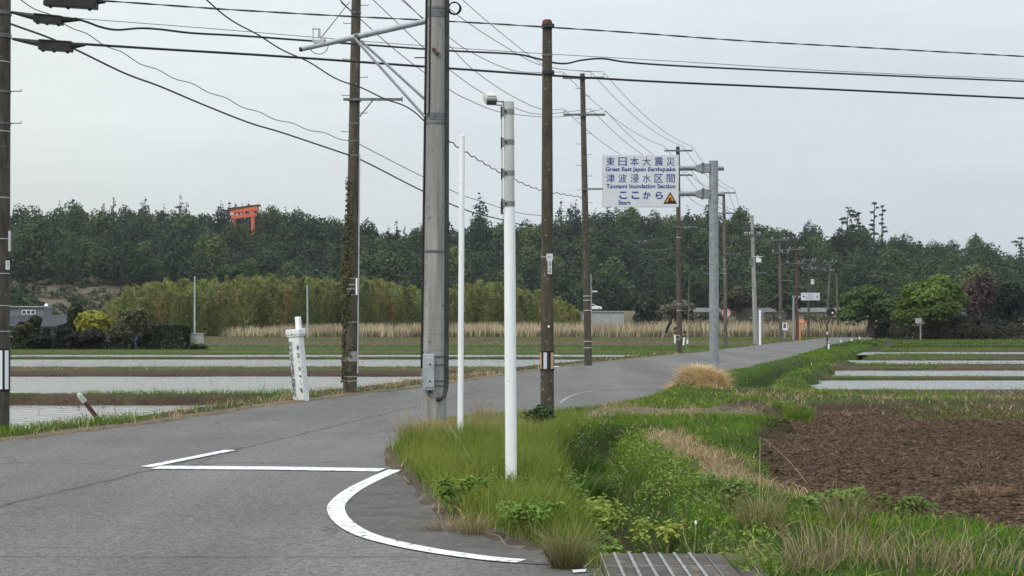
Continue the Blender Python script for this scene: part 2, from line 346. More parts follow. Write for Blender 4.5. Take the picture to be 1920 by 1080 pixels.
    EB = np.sin(np.log(np.maximum(y, 1)) * 55) * .5 + .5; paint((east & (y > 82) & (y < 150)) * sstep(.72, .9, EB) * .85, 'dirt', 'greendk', n1); lush = np.where(east & (y > 82) & (EB > .8), .15, lush)
    rank = np.where(isl & veg, sstep(.05, .4, d), rank); lush = np.where(isl, lush * .4, lush)
    straw = np.where(veg, .10 + .9 * ks + .55 * sstep(.5, .15, pd) * sstep(.55, .6, n2) + .9 * np.clip(mound * 1.6 - .2, 0, 1), straw)
    straw = np.where(mid, .35, straw)
    # ---- under the road
    z = np.where(d < .12, -.05 + .085 * sstep(-.12, .12, d), z)
    # ---- beyond the fields the land falls away a little
    z = np.where(y > 150, np.interp(y, HBL[:,0], HBL[:,1]), z)
    return z, c, lush, rank, straw, d
def zat(x, y): return float(land(np.array([x]), np.array([y]))[0][0])

def axis(parts):
    a = []
    for s, e, st in parts: a += list(np.arange(s, e, st))
    return np.array(a + [parts[-1][1]])
gx = axis([(-1500,-300,200),(-300,-80,20),(-80,-30,2.5),(-30,-11,.6),(-11,10,.125),(10,20,.3),(20,40,.8),(40,100,4),(100,300,20),(300,1500,200)])
gy = axis([(-60,5,6.5),(5,9,.5),(9,31,.125),(31,38,.2),(38,76,.3),(76,84,.5),(84,150,1.5),(150,300,15),(300,2600,230)])
GX, GY = np.meshgrid(gx, gy); gz, gc, *_ = land(GX, GY)
nx, ny = len(gx), len(gy); idx = np.arange(nx * ny).reshape(ny, nx)
Q = np.stack([idx[:-1,:-1], idx[:-1,1:], idx[1:,1:], idx[1:,:-1]], -1).reshape(-1, 4)
gm, t, b = newmat('earth_and_turf'); n = t.nodes.new; l = t.links.new
at = n('ShaderNodeAttribute'); at.attribute_name = 'Col'
tcn = n('ShaderNodeTexCoord'); nz = n('ShaderNodeTexNoise'); l(tcn.outputs['Object'], nz.inputs['Vector']); setin(nz, Scale=9.0, Detail=8.0, Roughness=0.7)
mr = n('ShaderNodeMapRange'); l(nz.outputs['Fac'], mr.inputs['Value']); setin(mr, From_Min=.3, From_Max=.7, To_Min=.55, To_Max=1.5)
vmm = n('ShaderNodeVectorMath'); vmm.operation = 'SCALE'; l(at.outputs['Color'], vmm.inputs[0]); l(mr.outputs[0], vmm.inputs['Scale'])
l(vmm.outputs[0], b.inputs['Base Color']); b.inputs['Roughness'].default_value = .95; b.inputs['Specular IOR Level'].default_value = .1
nb = n('ShaderNodeTexNoise'); l(tcn.outputs['Object'], nb.inputs['Vector']); setin(nb, Scale=16.0, Detail=8.0, Roughness=.7)
bp = n('ShaderNodeBump'); l(nb.outputs['Fac'], bp.inputs['Height']); setin(bp, Strength=.8, Distance=.06); l(bp.outputs[0], b.inputs['Normal'])
ground = link('ground', fast_mesh('ground', np.stack([GX, GY, gz], -1).reshape(-1, 3), Q, gc.reshape(-1, 3), gm, True)); structure(ground)

# ------------------------------------------------------------------ road and its markings
def sheet(name, poly, z, mat):
    bm = bmesh.new(); f = bm.faces.new([bm.verts.new((x, y, z)) for x, y in poly]); bm.normal_update()
    if f.normal.z < 0: f.normal_flip()
    bmesh.ops.triangulate(bm, faces=bm.faces[:]); me = bpy.data.meshes.new(name); bm.to_mesh(me); bm.free(); me.materials.append(mat)
    return structure(link(name, me))
def grow(poly, r):
    out = []; n_ = len(poly)
    for i in range(n_):
        a, b_, c_ = Vector(poly[i-1]), Vector(poly[i]), Vector(poly[(i+1) % n_])
        t1, t2 = (b_ - a).normalized(), (c_ - b_).normalized(); nn = Vector((t1.y + t2.y, -t1.x - t2.x))
        nn = nn.normalized() if nn.length > 1e-6 else Vector((t1.y, -t1.x)); out.append(tuple(b_ - nn * r))
    return out
am, t, b = newmat('asphalt'); n = t.nodes.new; l = t.links.new
tcn = n('ShaderNodeTexCoord')
def nz_(sc, det, vec=None, rg=.6):
    q = n('ShaderNodeTexNoise'); l(vec or tcn.outputs['Object'], q.inputs['Vector']); setin(q, Scale=sc, Detail=det, Roughness=rg); return q.outputs['Fac']
def mr_(v, a, b_, c_, d_):
    q = n('ShaderNodeMapRange'); l(v, q.inputs['Value']); setin(q, From_Min=a, From_Max=b_, To_Min=c_, To_Max=d_); return q.outputs[0]
def mul_(a, b_):
    q = n('ShaderNodeMath'); q.operation = 'MULTIPLY'; l(a, q.inputs[0]); l(b_, q.inputs[1]); return q.outputs[0]
mps = n('ShaderNodeMapping'); l(tcn.outputs['Object'], mps.inputs['Vector']); mps.inputs['Scale'].default_value = (1, .25, 1)
grain = mr_(nz_(34, 4, None, .9), .36, .64, .50, 1.52); grain2 = mr_(nz_(13, 5, None, .9), .36, .64, .62, 1.38); patch = mr_(nz_(.35, 4), .3, .7, .86, 1.12); streak = mr_(nz_(1.6, 5, mps.outputs[0]), .35, .7, .94, 1.05)
# joints: one across the mouth of the side road, one along the carriageway
sx = n('ShaderNodeSeparateXYZ'); l(tcn.outputs['Object'], sx.inputs[0]); wob = mr_(nz_(2.2, 4), 0, 1, -.12, .12)
def joint(ax, ay, c_, wd, lo, hi, kx):
    q = n('ShaderNodeVectorMath'); q.operation = 'DOT_PRODUCT'; l(tcn.outputs['Object'], q.inputs[0]); q.inputs[1].default_value = (ax, ay, 0)
    s_ = n('ShaderNodeMath'); s_.operation = 'ADD'; l(q.outputs['Value'], s_.inputs[0]); l(wob, s_.inputs[1])
    s2 = n('ShaderNodeMath'); s2.operation = 'SUBTRACT'; l(s_.outputs[0], s2.inputs[0]); s2.inputs[1].default_value = c_
    ab = n('ShaderNodeMath'); ab.operation = 'ABSOLUTE'; l(s2.outputs[0], ab.inputs[0])
    base = mr_(ab.outputs[0], 0, wd, .42, 1.0)
    fade = mr_(sx.outputs[kx], lo, hi, 0, 1)
    mq = n('ShaderNodeMix'); l(fade, mq.inputs['Factor']); l(base, mq.inputs['A']); mq.inputs['B'].default_value = 1.0; return mq.outputs['Result']
j1 = joint(0, 1, 10.38, .028, -.9, -.4, 0); dl = math.hypot(20.4, -3.5)
j2 = joint(20.4/dl, -3.5/dl, (20.4*-3.29 - 3.5*19.6)/dl, .05, 26, 40, 1)
vo = n('ShaderNodeTexVoronoi'); vo.feature = 'DISTANCE_TO_EDGE'; nzv = n('ShaderNodeTexNoise'); l(tcn.outputs['Object'], nzv.inputs['Vector']); setin(nzv, Scale=1.3, Detail=5.0)
vad = n('ShaderNodeVectorMath'); vad.operation = 'MULTIPLY_ADD'; l(nzv.outputs['Color'], vad.inputs[0]); vad.inputs[1].default_value = (.9, .9, .9); l(tcn.outputs['Object'], vad.inputs[2]); l(vad.outputs[0], vo.inputs['Vector']); setin(vo, Scale=.33)
crk = mr_(vo.outputs['Distance'], 0, .009, .42, 1.0); cmk = n('ShaderNodeMix'); l(mr_(nz_(.22, 3), .42, .52, 0, 1), cmk.inputs['Factor']); cmk.inputs['A'].default_value = 1.0; l(crk, cmk.inputs['B'])
wear = n('ShaderNodeTexNoise'); mpt = n('ShaderNodeMapping'); mpt.inputs['Rotation'].default_value = (0, 0, R(17)); mpt.inputs['Scale'].default_value = (.75, .05, 1); l(tcn.outputs['Object'], mpt.inputs['Vector']); l(mpt.outputs[0], wear.inputs['Vector']); setin(wear, Scale=1.0, Detail=3.0)
stain = mul_(mr_(nz_(.9, 6, None, .7), .55, .72, 1.0, .80), mr_(wear.outputs['Fac'], .35, .65, .86, 1.16))
allm = mul_(mul_(cmk.outputs['Result'], stain), mul_(mul_(mul_(mul_(grain, grain2), patch), streak), mul_(j1, j2)))
vmm = n('ShaderNodeVectorMath'); vmm.operation = 'SCALE'; vmm.inputs[0].default_value = (.118, .1135, .109); l(allm, vmm.inputs['Scale'])
dm = n('ShaderNodeMix'); dm.data_type = 'RGBA'; l(mr_(nz_(.8, 5), .5, .75, 0, .35), dm.inputs['Factor']); l(vmm.outputs[0], dm.inputs['A']); dm.inputs['B'].default_value = (.10, .092, .078, 1)
l(dm.outputs['Result'], b.inputs['Base Color']); b.inputs['Roughness'].default_value = .85; b.inputs['Specular IOR Level'].default_value = .25
bp = n('ShaderNodeBump'); l(nz_(60, 3), bp.inputs['Height']); setin(bp, Strength=.5, Distance=.01); l(bp.outputs[0], b.inputs['Normal'])
road = sheet('road', grow(ROAD, -.3) if sdist(np.array([0.]), np.array([30.]), grow(ROAD, -.3))[0] < sdist(np.array([0.]), np.array([30.]), ROAD)[0] else grow(ROAD, .3), 0.0, am)

CURVE = [G(728,882),(G(690,898)),G(650,918),G(623,938),G(613,955),G(623,977),G(655,1000),G(712,1019),G(800,1037),G(900,1051),G(968,1057)]
def smooth(pts, n_=8):
    o_ = []; p = [pts[0]] + list(pts) + [pts[-1]]
    for i in range(1, len(p) - 2):
        for k in range(n_):
            t_ = k / n_; a, b_, c_, d_ = [np.array(q) for q in p[i-1:i+3]]
            o_.append(tuple(.5 * (2*b_ + (c_-a)*t_ + (2*a-5*b_+4*c_-d_)*t_**2 + (3*b_-a-3*c_+d_)*t_**3)))
    return o_ + [tuple(pts[-1])]
def ribbon(pts, w0):
    a, b_ = [], []
    for i, p in enumerate(pts):
        q = Vector(pts[min(i+1, len(pts)-1)]) - Vector(pts[max(i-1, 0)]); q.normalize(); nn = Vector((-q.y, q.x)) * w0 / 2
        a.append(tuple(Vector(p) + nn)); b_.append(tuple(Vector(p) - nn))
    return a, b_
def marking(name, pts, w0, ends=None):
    a, b_ = ribbon(pts, w0); return sheet(name, a + b_[::-1], .009, M['paint'])
sm = smooth(CURVE); cen = []
a_, b_ = ribbon(sm, .16)
# the photographed line is its outer edge, shift half a width inwards (towards the verge)
inner = [b_[i] if Vector(b_[i]).x > Vector(a_[i]).x or i > 60 else a_[i] for i in range(len(sm))]
marking('road_marking_curve', ribbon(sm, .15)[0], .15)
marking('road_marking_stop_line', [G(292,877.5), G(500,879), G(716,882.5)], .34)
s0, s1 = Vector(G(274,876.5)), Vector(G(432,845)); marking('road_marking_edge_line', [tuple(s0), tuple(s1)], .15)
wornm = noisy('worn_road_paint', (.12,.12,.118), (.30,.30,.29), 9, .8, (1,1,1), .2, 60)
sheet('road_marking_worn', (lambda ab: ab[0] + ab[1][::-1])(ribbon(smooth([G(1050,756),G(1068,744),G(1095,736),G(1130,730),G(1165,725),G(1185,726)]), .07)), .006, wornm)
sheet('road_marking_scrap', [G(1072,1071),G(1100,1069),G(1102,1074),G(1075,1076)], .009, M['paint'])
shm = noisy('gritty_road_shoulder', (.066,.062,.057), (.10,.094,.085), 2.2, .9, (1,1.5,1), .5, 60, (.125,.115,.098), .60, 9, detail=9.0)
sheet('road_shoulder', [p for p in sm[2:]] + [(0.6,9.9),(.5,11),(0,12.4),(-.4,14),(-.9,16.2)], .0045, shm)

# ------------------------------------------------------------------ flooded paddies
wm, t, b = newmat('paddy_water'); n = t.nodes.new; l = t.links.new
tcn = n('ShaderNodeTexCoord'); b.inputs['Base Color'].default_value = (.84,.84,.83,1); b.inputs['Metallic'].default_value = .92; b.inputs['Roughness'].default_value = .07; b.inputs['IOR'].default_value = 1.8; b.inputs['Coat Weight'].default_value = 1.0; b.inputs['Coat IOR'].default_value = 1.6; b.inputs['Coat Roughness'].default_value = .07
mpw = n('ShaderNodeMapping'); l(tcn.outputs['Object'], mpw.inputs['Vector']); mpw.inputs['Scale'].default_value = (1, .55, 1)
nw = n('ShaderNodeTexNoise'); l(mpw.outputs[0], nw.inputs['Vector']); setin(nw, Scale=5.5, Detail=5.0, Roughness=.65)
bp = n('ShaderNodeBump'); l(nw.outputs['Fac'], bp.inputs['Height']); setin(bp, Strength=1.0, Distance=.06); l(bp.outputs[0], b.inputs['Normal']); l(bp.outputs[0], b.inputs['Coat Normal'])
def xl(y): return float(np.interp(y, LEX[:,1], LEX[:,0]))
def paddyL(y0, y1, z): sheet('paddy_water', [(-75,y0)] + [(xl(y)-.1, y) for y in np.linspace(y0, y1, 6)] + [(-75,y1)], z, wm)
def paddyR(y0, y1, z): sheet('paddy_water', [(70,y0)] + [(float(np.interp(y, XPR[:,0], XPR[:,1]))-.6, y) for y in np.linspace(y0, y1, 6)] + [(70,y1)], z, wm)
paddyL(17, 33.4, -.21); paddyL(33.7, 47, -.12); paddyL(54.8, 66.3, -.10); paddyL(68.6, 74.2, -.08)
paddyR(37.1, 43.5, -.10); paddyR(45.3, 51.8, -.10); paddyR(57.8, 64.7, -.10); paddyR(73.7, 80.6, -.08)

# ------------------------------------------------------------------ grass
RNG = np.random.default_rng(5)
def blades(x, y, z, h, wd, lean, col, tipcol=None, bend=1.0, az=None):
    n_ = len(x); az = RNG.uniform(0, 2*np.pi, n_) if az is None else az; fa = RNG.uniform(0, np.pi, n_)
    dx, dy = np.cos(az) * lean * h, np.sin(az) * lean * h; px, py = np.cos(fa) * wd / 2, np.sin(fa) * wd / 2
    V = np.zeros((n_, 6, 3)); ts = (0, .55, 1.0); ws = (1, .75, .12)
    for i in range(3):
        t_ = ts[i]; q = t_ ** (1 + bend)
        cx, cy, cz = x + dx*q, y + dy*q, z + h * t_ * (1 - .25 * np.minimum(lean, 1.2) * t_)
        V[:, 2*i] = np.stack([cx - px*ws[i], cy - py*ws[i], cz], -1); V[:, 2*i+1] = np.stack([cx + px*ws[i], cy + py*ws[i], cz], -1)
    k = np.arange(n_)[:, None] * 6
    Q_ = np.concatenate([k + np.array([0,1,3,2]), k + np.array([2,3,5,4])], 0)
    C = np.repeat(col[:, None, :], 6, 1); tip = col if tipcol is None else tipcol
    C[:, 4:] = tip[:, None, :]; C[:, 2:4] = (.6 * col + .4 * tip)[:, None, :]
    return V.reshape(-1, 3), Q_, C.reshape(-1, 3)
def cmixr(a, b_, k): return np.array(a)[None] * (1 - k[:, None]) + np.array(b_)[None] * k[:, None]
def area(n_, x0, x1, y0, y1): return RNG.uniform(x0, x1, n_), RNG.uniform(y0, y1, n_)
def seen(x, y, m=0.6): return np.abs(x) < y * (960 / F) + m
GR, YG, DK, ST, RD = (.125,.235,.015), (.21,.25,.028), (.070,.140,.014), (.50,.38,.22), (.42,.27,.17)
lushp, rankp, strawp, fieldp = [], [], [], []
def grow_patch(n_, box, hh, ww, which):
    x, y = area(n_, *box); k = seen(x, y); x, y = x[k], y[k]
    z, c, lu, ra, st, d = land(x, y); r = RNG.random(len(x)); p = fbm(x, y, 1.3, 61); p2 = fbm(x, y, .5, 67)
    if which == 'lush':
        k = r < lu; x, y, z, p, p2 = x[k], y[k], z[k], p[k], p2[k]; m_ = len(x)
        h = RNG.uniform(.5, 1.1, m_) * hh * (.55 + .9 * p); col = cmixr(DK, GR, np.clip(p2*1.6-.3 + RNG.normal(0,.2,m_), 0, 1)); k2 = sstep(.55,.8,p)[:,None]*.5
        col = col * (1 - k2) + np.array(YG) * k2; fb = .35 * sstep(98, 106, y) * sstep(.40, .54, vnoise(y * 0, np.log(np.maximum(y, 1)) * 30, 2.6, 4) + .25 * (p - .5)); col = col * (1 - fb[:, None]) + np.array((.15,.135,.06)) * fb[:, None]; col *= (RNG.uniform(.7, 1.25, m_) * (1 - .55 * sstep(74, 80, y) * sstep(.55, .65, vnoise(y * 0, np.log(np.maximum(y, 1)) * 30, 1.4, 9))))[:, None]
        return blades(x, y, z - .02, h, ww * RNG.uniform(.6, 1.2, m_), RNG.uniform(.1, .9, m_), col)
    if which == 'rank':
        k = r < ra; x, y, z, p, p2 = x[k], y[k], z[k], p[k], p2[k]; m_ = len(x)
        h = RNG.uniform(.45, 1.15, m_) * hh * (.5 + 1.0 * p) * (.18 + .82 * sstep(.1, .8, np.hypot(x, (y - 13.9) * .55))) * (1 - .45 * sstep(20.5, 22, y)); tan = np.clip(sstep(19.2, 21, y) * sstep(.9, -.3, x) * .8 + (RNG.random(m_) < .08) * .6, 0, 1) * RNG.uniform(.3, 1, m_)
        col = cmixr((.115,.175,.022), (.225,.265,.045), np.clip(p2 * 1.6 - .3 + RNG.normal(0, .2, m_), 0, 1)); tipc = col * (1 - tan[:,None]) + np.array(ST) * tan[:,None]
        return blades(x, y, z - .02, h, ww * RNG.uniform(.6, 1.2, m_), RNG.uniform(.1, .75, m_), col * RNG.uniform(.75,1.2,m_)[:,None], tipc)
    k = r < st; x, y, z, p, p2 = x[k], y[k], z[k], p[k], p2[k]; m_ = len(x)
    col = cmixr(ST, RD, np.clip(p2 * 1.5 - .3 + RNG.normal(0, .25, m_), 0, 1)) * RNG.uniform(.6, 1.3, m_)[:, None]
    return blades(x, y, z - .01, RNG.uniform(.4, 1.1, m_) * hh, ww * RNG.uniform(.6, 1.2, m_), RNG.uniform(.3, 1.9, m_), col)
# near east bank and island
lushp.append(grow_patch(95000, (-1.9, 6.5, 9, 28), .13, .010, 'lush'))
rankp.append(grow_patch(80000, (-1.9, 1.4, 9, 26), .31, .008, 'rank'))
strawp.append(grow_patch(46000, (-1.9, 6.5, 9, 28), .15, .010, 'straw'))
# middle distance
lushp.append(grow_patch(80000, (.5, 17, 27, 48), .10, .016, 'lush')); strawp.append(grow_patch(30000, (1, 17, 27, 42), .14, .015, 'straw'))
lushp.append(grow_patch(60000, (5, 34, 48, 90), .11, .03, 'lush')); lushp.append(grow_patch(22000, (16, 48, 88, 130), .16, .06, 'lush'))
# west verge and bunds
lushp.append(grow_patch(44000, (-9.5, -2, 17, 35), .17, .012, 'lush')); strawp.append(grow_patch(34000, (-9.5, 0, 17, 46), .17, .013, 'straw'))
lushp.append(grow_patch(30000, (-13, 4, 32.6, 56), .11, .02, 'lush')); strawp.append(grow_patch(12000, (-20, 12, 46, 72), .16, .025, 'straw'))
lushp.append(grow_patch(110000, (-32, 30, 56, 145), .10, .045, 'lush'))
def stuff(name, parts, label, mat=GRASS):
    V, Q_, C = joinarr(parts); return tag(link(name, fast_mesh(name, V, Q_, C, mat)), label, 'grass', None, 'stuff')
stuff('short_grass', lushp, 'short bright green grass covering the verges, ditch banks and paddy bunds')
stuff('tall_grass', rankp, 'tall rank grass with tan tips around the white post and concrete pole')
stuff('dead_grass', strawp, 'dry straw coloured dead grass along the field edge and kerbs')
# clods and stubble over the ploughed field
x, y = area(130000, 2.4, 18, 10.5, 29); z, c, lu, ra, st, d = land(x, y); k = (sdist(x, y, FIELD) < -.05) & seen(x, y); x, y, z = x[k], y[k], z[k]; m_ = len(x)
s = RNG.uniform(.006, .019, m_) * (1 + (RNG.random(m_) < .05)); V = np.zeros((m_, 8, 3)); cube = np.array([(a, b_, c_) for c_ in (-.35, .6) for a, b_ in ((-1,-1),(1,-1),(1,1),(-1,1))], float)
V = cube[None] * s[:, None, None] * RNG.uniform(.55, 1.3, (m_, 8, 3)); an = RNG.uniform(0, 6.28, m_)[:, None]
V = np.stack([V[..., 0]*np.cos(an) - V[..., 1]*np.sin(an) + x[:, None], V[..., 0]*np.sin(an) + V[..., 1]*np.cos(an) + y[:, None], V[..., 2]*1.1 + z[:, None]], -1)
Q_ = (np.arange(m_)[:, None, None] * 8 + np.array([(0,3,2,1),(4,5,6,7),(0,1,5,4),(1,2,6,5),(2,3,7,6),(3,0,4,7)])[None]).reshape(-1, 4)
C = np.repeat((np.array([(.088,.056,.036)]) * RNG.uniform(.3, 1.6, (m_, 1)))[:, None, :], 8, 1).reshape(-1, 3)
soilm, t, b = newmat('soil_clods'); at = t.nodes.new('ShaderNodeAttribute'); at.attribute_name = 'Col'; t.links.new(at.outputs['Color'], b.inputs['Base Color']); b.inputs['Roughness'].default_value = .95; b.inputs['Specular IOR Level'].default_value = .1
tag(link('soil_clods', fast_mesh('soil_clods', V.reshape(-1, 3), Q_, C, soilm)), 'loose brown clods covering the freshly ploughed field', 'soil', None, 'stuff')
x, y = area(22000, 2.4, 18, 10.5, 29); z = land(x, y)[0]; k = (sdist(x, y, FIELD) < -.1) & seen(x, y) & (fbm(x, y, 1.2, 71) > .5); x, y, z = x[k], y[k], z[k]; m_ = len(x)
col = cmixr((.26,.19,.115), (.13,.09,.06), RNG.random(m_)); tag(link('stubble', fast_mesh('stubble', *blades(x, y, z + .02, RNG.uniform(.03, .08, m_), RNG.uniform(.006, .012, m_), RNG.uniform(1.2, 3, m_), col), GRASS)), 'short pale stubble scattered over the brown ploughed field', 'stubble', None, 'stuff')

# broad leaved ground weeds and plantain through the verge
def weed_leaves(n_, box, size, hmax, c1, c2, thr, seed):
    x, y = area(n_, *box); z, c, lu, ra, st, d = land(x, y); k = ((lu + ra) > .5) & seen(x, y) & (fbm(x, y, .55, seed) > thr) & (RNG.random(n_) < .9); x, y, z = x[k], y[k], z[k]; m_ = len(x)
    cc = np.stack([x, y, z + RNG.uniform(.02, 1, m_) * hmax * (.4 + fbm(x, y, .55, seed))], -1)
    nn = np.stack([RNG.normal(size=m_) * .55, RNG.normal(size=m_) * .55 - .25, np.ones(m_)], -1); nn /= np.linalg.norm(nn, axis=1)[:, None]
    a = np.cross(nn, RNG.normal(size=(m_, 3))); a /= np.linalg.norm(a, axis=1)[:, None]; b_ = np.cross(nn, a); s = size * RNG.uniform(.5, 1.4, m_)[:, None]
    V = np.stack([cc - a*s, cc - b_*s*.42 + nn*s*.1, cc + a*s, cc + b_*s*.42 + nn*s*.1], 1)
    col = cmixr(c1, c2, RNG.random(m_)) * RNG.uniform(.7, 1.3, m_)[:, None]
    return V.reshape(-1, 3), np.arange(m_*4).reshape(-1, 4), np.repeat(col[:, None, :], 4, 1).reshape(-1, 3)
tag(link('ground_weeds', fast_mesh('ground_weeds', *joinarr([weed_leaves(34000, (-1.9, 6.5, 9, 27), .015, .10, (.09,.18,.018), (.16,.24,.03), .56, 101), weed_leaves(11000, (.75, 1.75, 9, 23), .018, .22, (.10,.17,.025), (.22,.26,.05), .54, 107),
    weed_leaves(16000, (-1.9, 1.2, 9, 25), .017, .18, (.07,.13,.02), (.15,.21,.035), .55, 113), weed_leaves(16000, (1, 14, 26, 45), .022, .08, (.08,.15,.02), (.2,.24,.04), .56, 127)]), GRASS)), 'mixed broad leaved weeds spread through the grass of the ditch bank', 'weeds', None, 'stuff')
# stubble standing in the flooded paddies
x, y = area(9000, -26, 30, 26, 74); z, c, lu, ra, st, d = land(x, y); k = (z < -.3) & seen(x, y) & (fbm(x, y, 2.5, 131) > .5) & (RNG.random(9000) < .28); x, y = x[k], y[k]; m_ = len(x)
tag(link('paddy_stubble', fast_mesh('paddy_stubble', *blades(x, y, np.full(m_, -.2), RNG.uniform(.10, .19, m_), RNG.uniform(.012, .03, m_), RNG.uniform(.1, 1, m_), cmixr((.06,.05,.03), (.16,.13,.07), RNG.random(m_))), GRASS)), 'dark specks of stubble poking out of the flooded paddies', 'stubble', None, 'stuff')
# ------------------------------------------------------------------ foliage builders
def leaves(blobs, n_, size, col, flat=.0, up=.35, jit=.55, elong=1.5, shell=.78, varc=.3):
    'leaf cards over the surfaces of a cloud of lobes'
    B = np.array(blobs, float); wgt = B[:, 3]*B[:, 4] + B[:, 4]*B[:, 5] + B[:, 3]*B[:, 5]; bi = RNG.choice(len(B), n_, p=wgt/wgt.sum())
    u = RNG.normal(size=(n_, 3)); u /= np.linalg.norm(u, axis=1)[:, None]; u[:, 2] = np.where((u[:, 2] < -.2) & (RNG.random(n_) < .6), -u[:, 2], u[:, 2])
    rr = shell + (1.12 - shell) * RNG.random(n_) ; c = B[bi, :3] + u * B[bi, 3:6] * rr[:, None]
    nn = u + np.array([0, 0, up]) + RNG.normal(size=(n_, 3)) * jit; nn[:, :2] *= (1 - flat); nn /= np.linalg.norm(nn, axis=1)[:, None]
    a = np.cross(nn, RNG.normal(size=(n_, 3))); a /= np.linalg.norm(a, axis=1)[:, None]; b_ = np.cross(nn, a)
    s = size * RNG.uniform(.6, 1.35, n_)[:, None]
    V = np.stack([c - a*s*elong*.5, c - b_*s*.5 + nn*s*.1, c + a*s*elong*.5, c + b_*s*.5 - nn*s*.1], 1)
    bc = RNG.uniform(1 - varc, 1 + varc, len(B)); lc = np.array(col)[None] * bc[bi][:, None] * RNG.uniform(.7, 1.3, n_)[:, None]
    warm = RNG.uniform(-.12, .12, len(B))[bi]; lc[:, 0] *= 1 + warm
    return V.reshape(-1, 3), np.arange(n_ * 4).reshape(-1, 4), np.repeat(np.clip(lc, .004, 1)[:, None, :], 4, 1).reshape(-1, 3)
def lobes(rx, rz, zc, k, sub=.42, flat=.8, seed=0, dn=.35):
    'a lumpy crown: sub-lobes spread through an ellipsoid'
    r = np.random.default_rng(seed); out_ = [(0, 0, zc, rx*.6, rx*.6, rz*.6)]
    for i in range(k):
        u = r.normal(size=3); u /= np.linalg.norm(u); u[2] = abs(u[2]) * (.75 + dn) - dn; q = r.uniform(.5, .82); s = sub * r.uniform(.65, 1.25)
        out_.append((u[0]*rx*q, u[1]*rx*q, zc + u[2]*rz*q, rx*s, rx*s, rz*s*flat))
    return out_
def stem_arr(pts, rad, col, seg=6):
    m_ = MB().tube(pts, rad, seg, False); V = np.array(m_.v); Q_ = np.array([f for f in m_.f if len(f) == 4]); return V, Q_, np.repeat(np.array(col)[None], len(V), 0)
BARK = (.06, .048, .036)
def broad_arr(h, rx, col, seed, n_=700, size=.5, trunk=True, k=13, low=.42):
    rz = h * (1 - low) / 2; zc = h - rz
    parts = [leaves(lobes(rx, rz, zc, k, seed=seed), n_, size, col)]
    if trunk:
        r = np.random.default_rng(seed); parts.append(stem_arr([(0,0,-.3),(.05,0,h*.3),(.1,.1,zc)], [h*.028, h*.02, h*.01], BARK))
        for i in range(4):
            a = r.uniform(0, 6.28); parts.append(stem_arr([(0.03,0,h*r.uniform(.25,.4)), (math.cos(a)*rx*.55, math.sin(a)*rx*.55, zc + r.uniform(-.1,.5)*rz)], [h*.014, h*.005], BARK, 5))
    return joinarr(parts)
def conifer_arr(h, rx, col, seed, n_=620, size=.42, low=.12, droop=.25):
    r = np.random.default_rng(seed); B = []; tiers = 15
    for i in range(tiers):
        t_ = i / (tiers - 1); z = h * (low + (1 - low) * t_ * .97); rad = rx * (1 - t_) ** .7 * r.uniform(.8, 1.15) + .10
        for j in range(max(1, int(5 - 4 * t_))):
            a = r.uniform(0, 6.28); B.append((math.cos(a)*rad*.45, math.sin(a)*rad*.45, z - droop*rad*.5, rad*.62, rad*.62, h*.055 + .1))
    return joinarr([leaves(B, n_, size, col, .2, .3, .5, 1.8, .5, .25), stem_arr([(0,0,-.3),(0,0,h*.97)], [h*.022, .03], BARK)])
def pine_arr(h, spread, col, seed, plates=7, low=.5, n_=420, size=.36, lean=.4):
    'bare stem with flat needle plates'
    r = np.random.default_rng(seed); B, parts = [], []; top = (lean*h*.15, 0, h)
    for i in range(plates):
        t_ = low + (1 - low) * i / (plates - 1); a = r.uniform(0, 6.28) if i < plates-1 else 0; q = spread * r.uniform(.4, 1.0) * (1.15 - t_*.75) if i < plates-1 else 0
        cx, cy, cz = lean*h*.15*t_ + math.cos(a)*q, math.sin(a)*q, h * t_; s = spread * r.uniform(.35, .6) * (1.3 - t_*.6)
        B.append((cx, cy, cz, s, s, s*.28)); parts.append(stem_arr([(lean*h*.15*t_, 0, cz - h*.05), (cx, cy, cz)], [h*.009, h*.004], BARK, 4))
    parts += [leaves(B, n_, size, col, .3, .5, .5, 1.8, .4, .25), stem_arr([(0,0,-.3),(lean*h*.07,0,h*.5),top], [h*.02, h*.014, h*.005], BARK)]
    return joinarr(parts)
def mesh_of(name, arr, mat=None): return fast_mesh(name, *arr, mat or LEAF)

# ------------------------------------------------------------------ the wooded hill
RP = [(-200,402),(0,400),(60,396),(120,386),(200,384),(270,380),(330,390),(430,384),(490,386),(560,390),(620,402),(700,412),(745,424),(800,424),(870,408),(930,404),(1000,414),(1040,398),(1100,384),(1180,390),(1250,394),(1330,392),(1400,404),(1460,418),(1540,424),(1600,422),(1650,432),(1700,440),(1780,446),(1840,452),(1900,472),(1980,480),(2150,490)]
RPX = np.array([( (p-960)/F, 1.6) for p, q in RP])[:, 0]; RPY = np.array([q for p, q in RP], float)
YB, YR = 282.0, 384.0
def hill(x, y):
    u = x / np.maximum(y, 1); top = CAMZ - (np.interp(u, RPX, RPY) - HOR) / F * YR - 9.0
    base = np.interp(u, [(-200-960)/F, (0-960)/F, (230-960)/F, (460-960)/F, (1000-960)/F, (2200-960)/F], [9.0, 9.0, 8.0, 4.0, 2.0, 1.0])
    front = -1.3 + (base + 1.3) * sstep(232, YB, y)
    s = sstep(YB - 6, YR, y); back = 1 - .6 * sstep(YR, 520, y)
    return (front * (1 - s) + top * s) * back + (fbm(x, y, 14, 81) - .5) * 2.2 * sstep(240, 270, y)
hx = np.arange(-420, 420, 4.0); hy = np.concatenate([np.arange(229, 400, 3.0), np.arange(400, 640, 16.0)])
HX, HY = np.meshgrid(hx, hy); HZ = hill(HX, HY); idx = np.arange(HX.size).reshape(HX.shape)
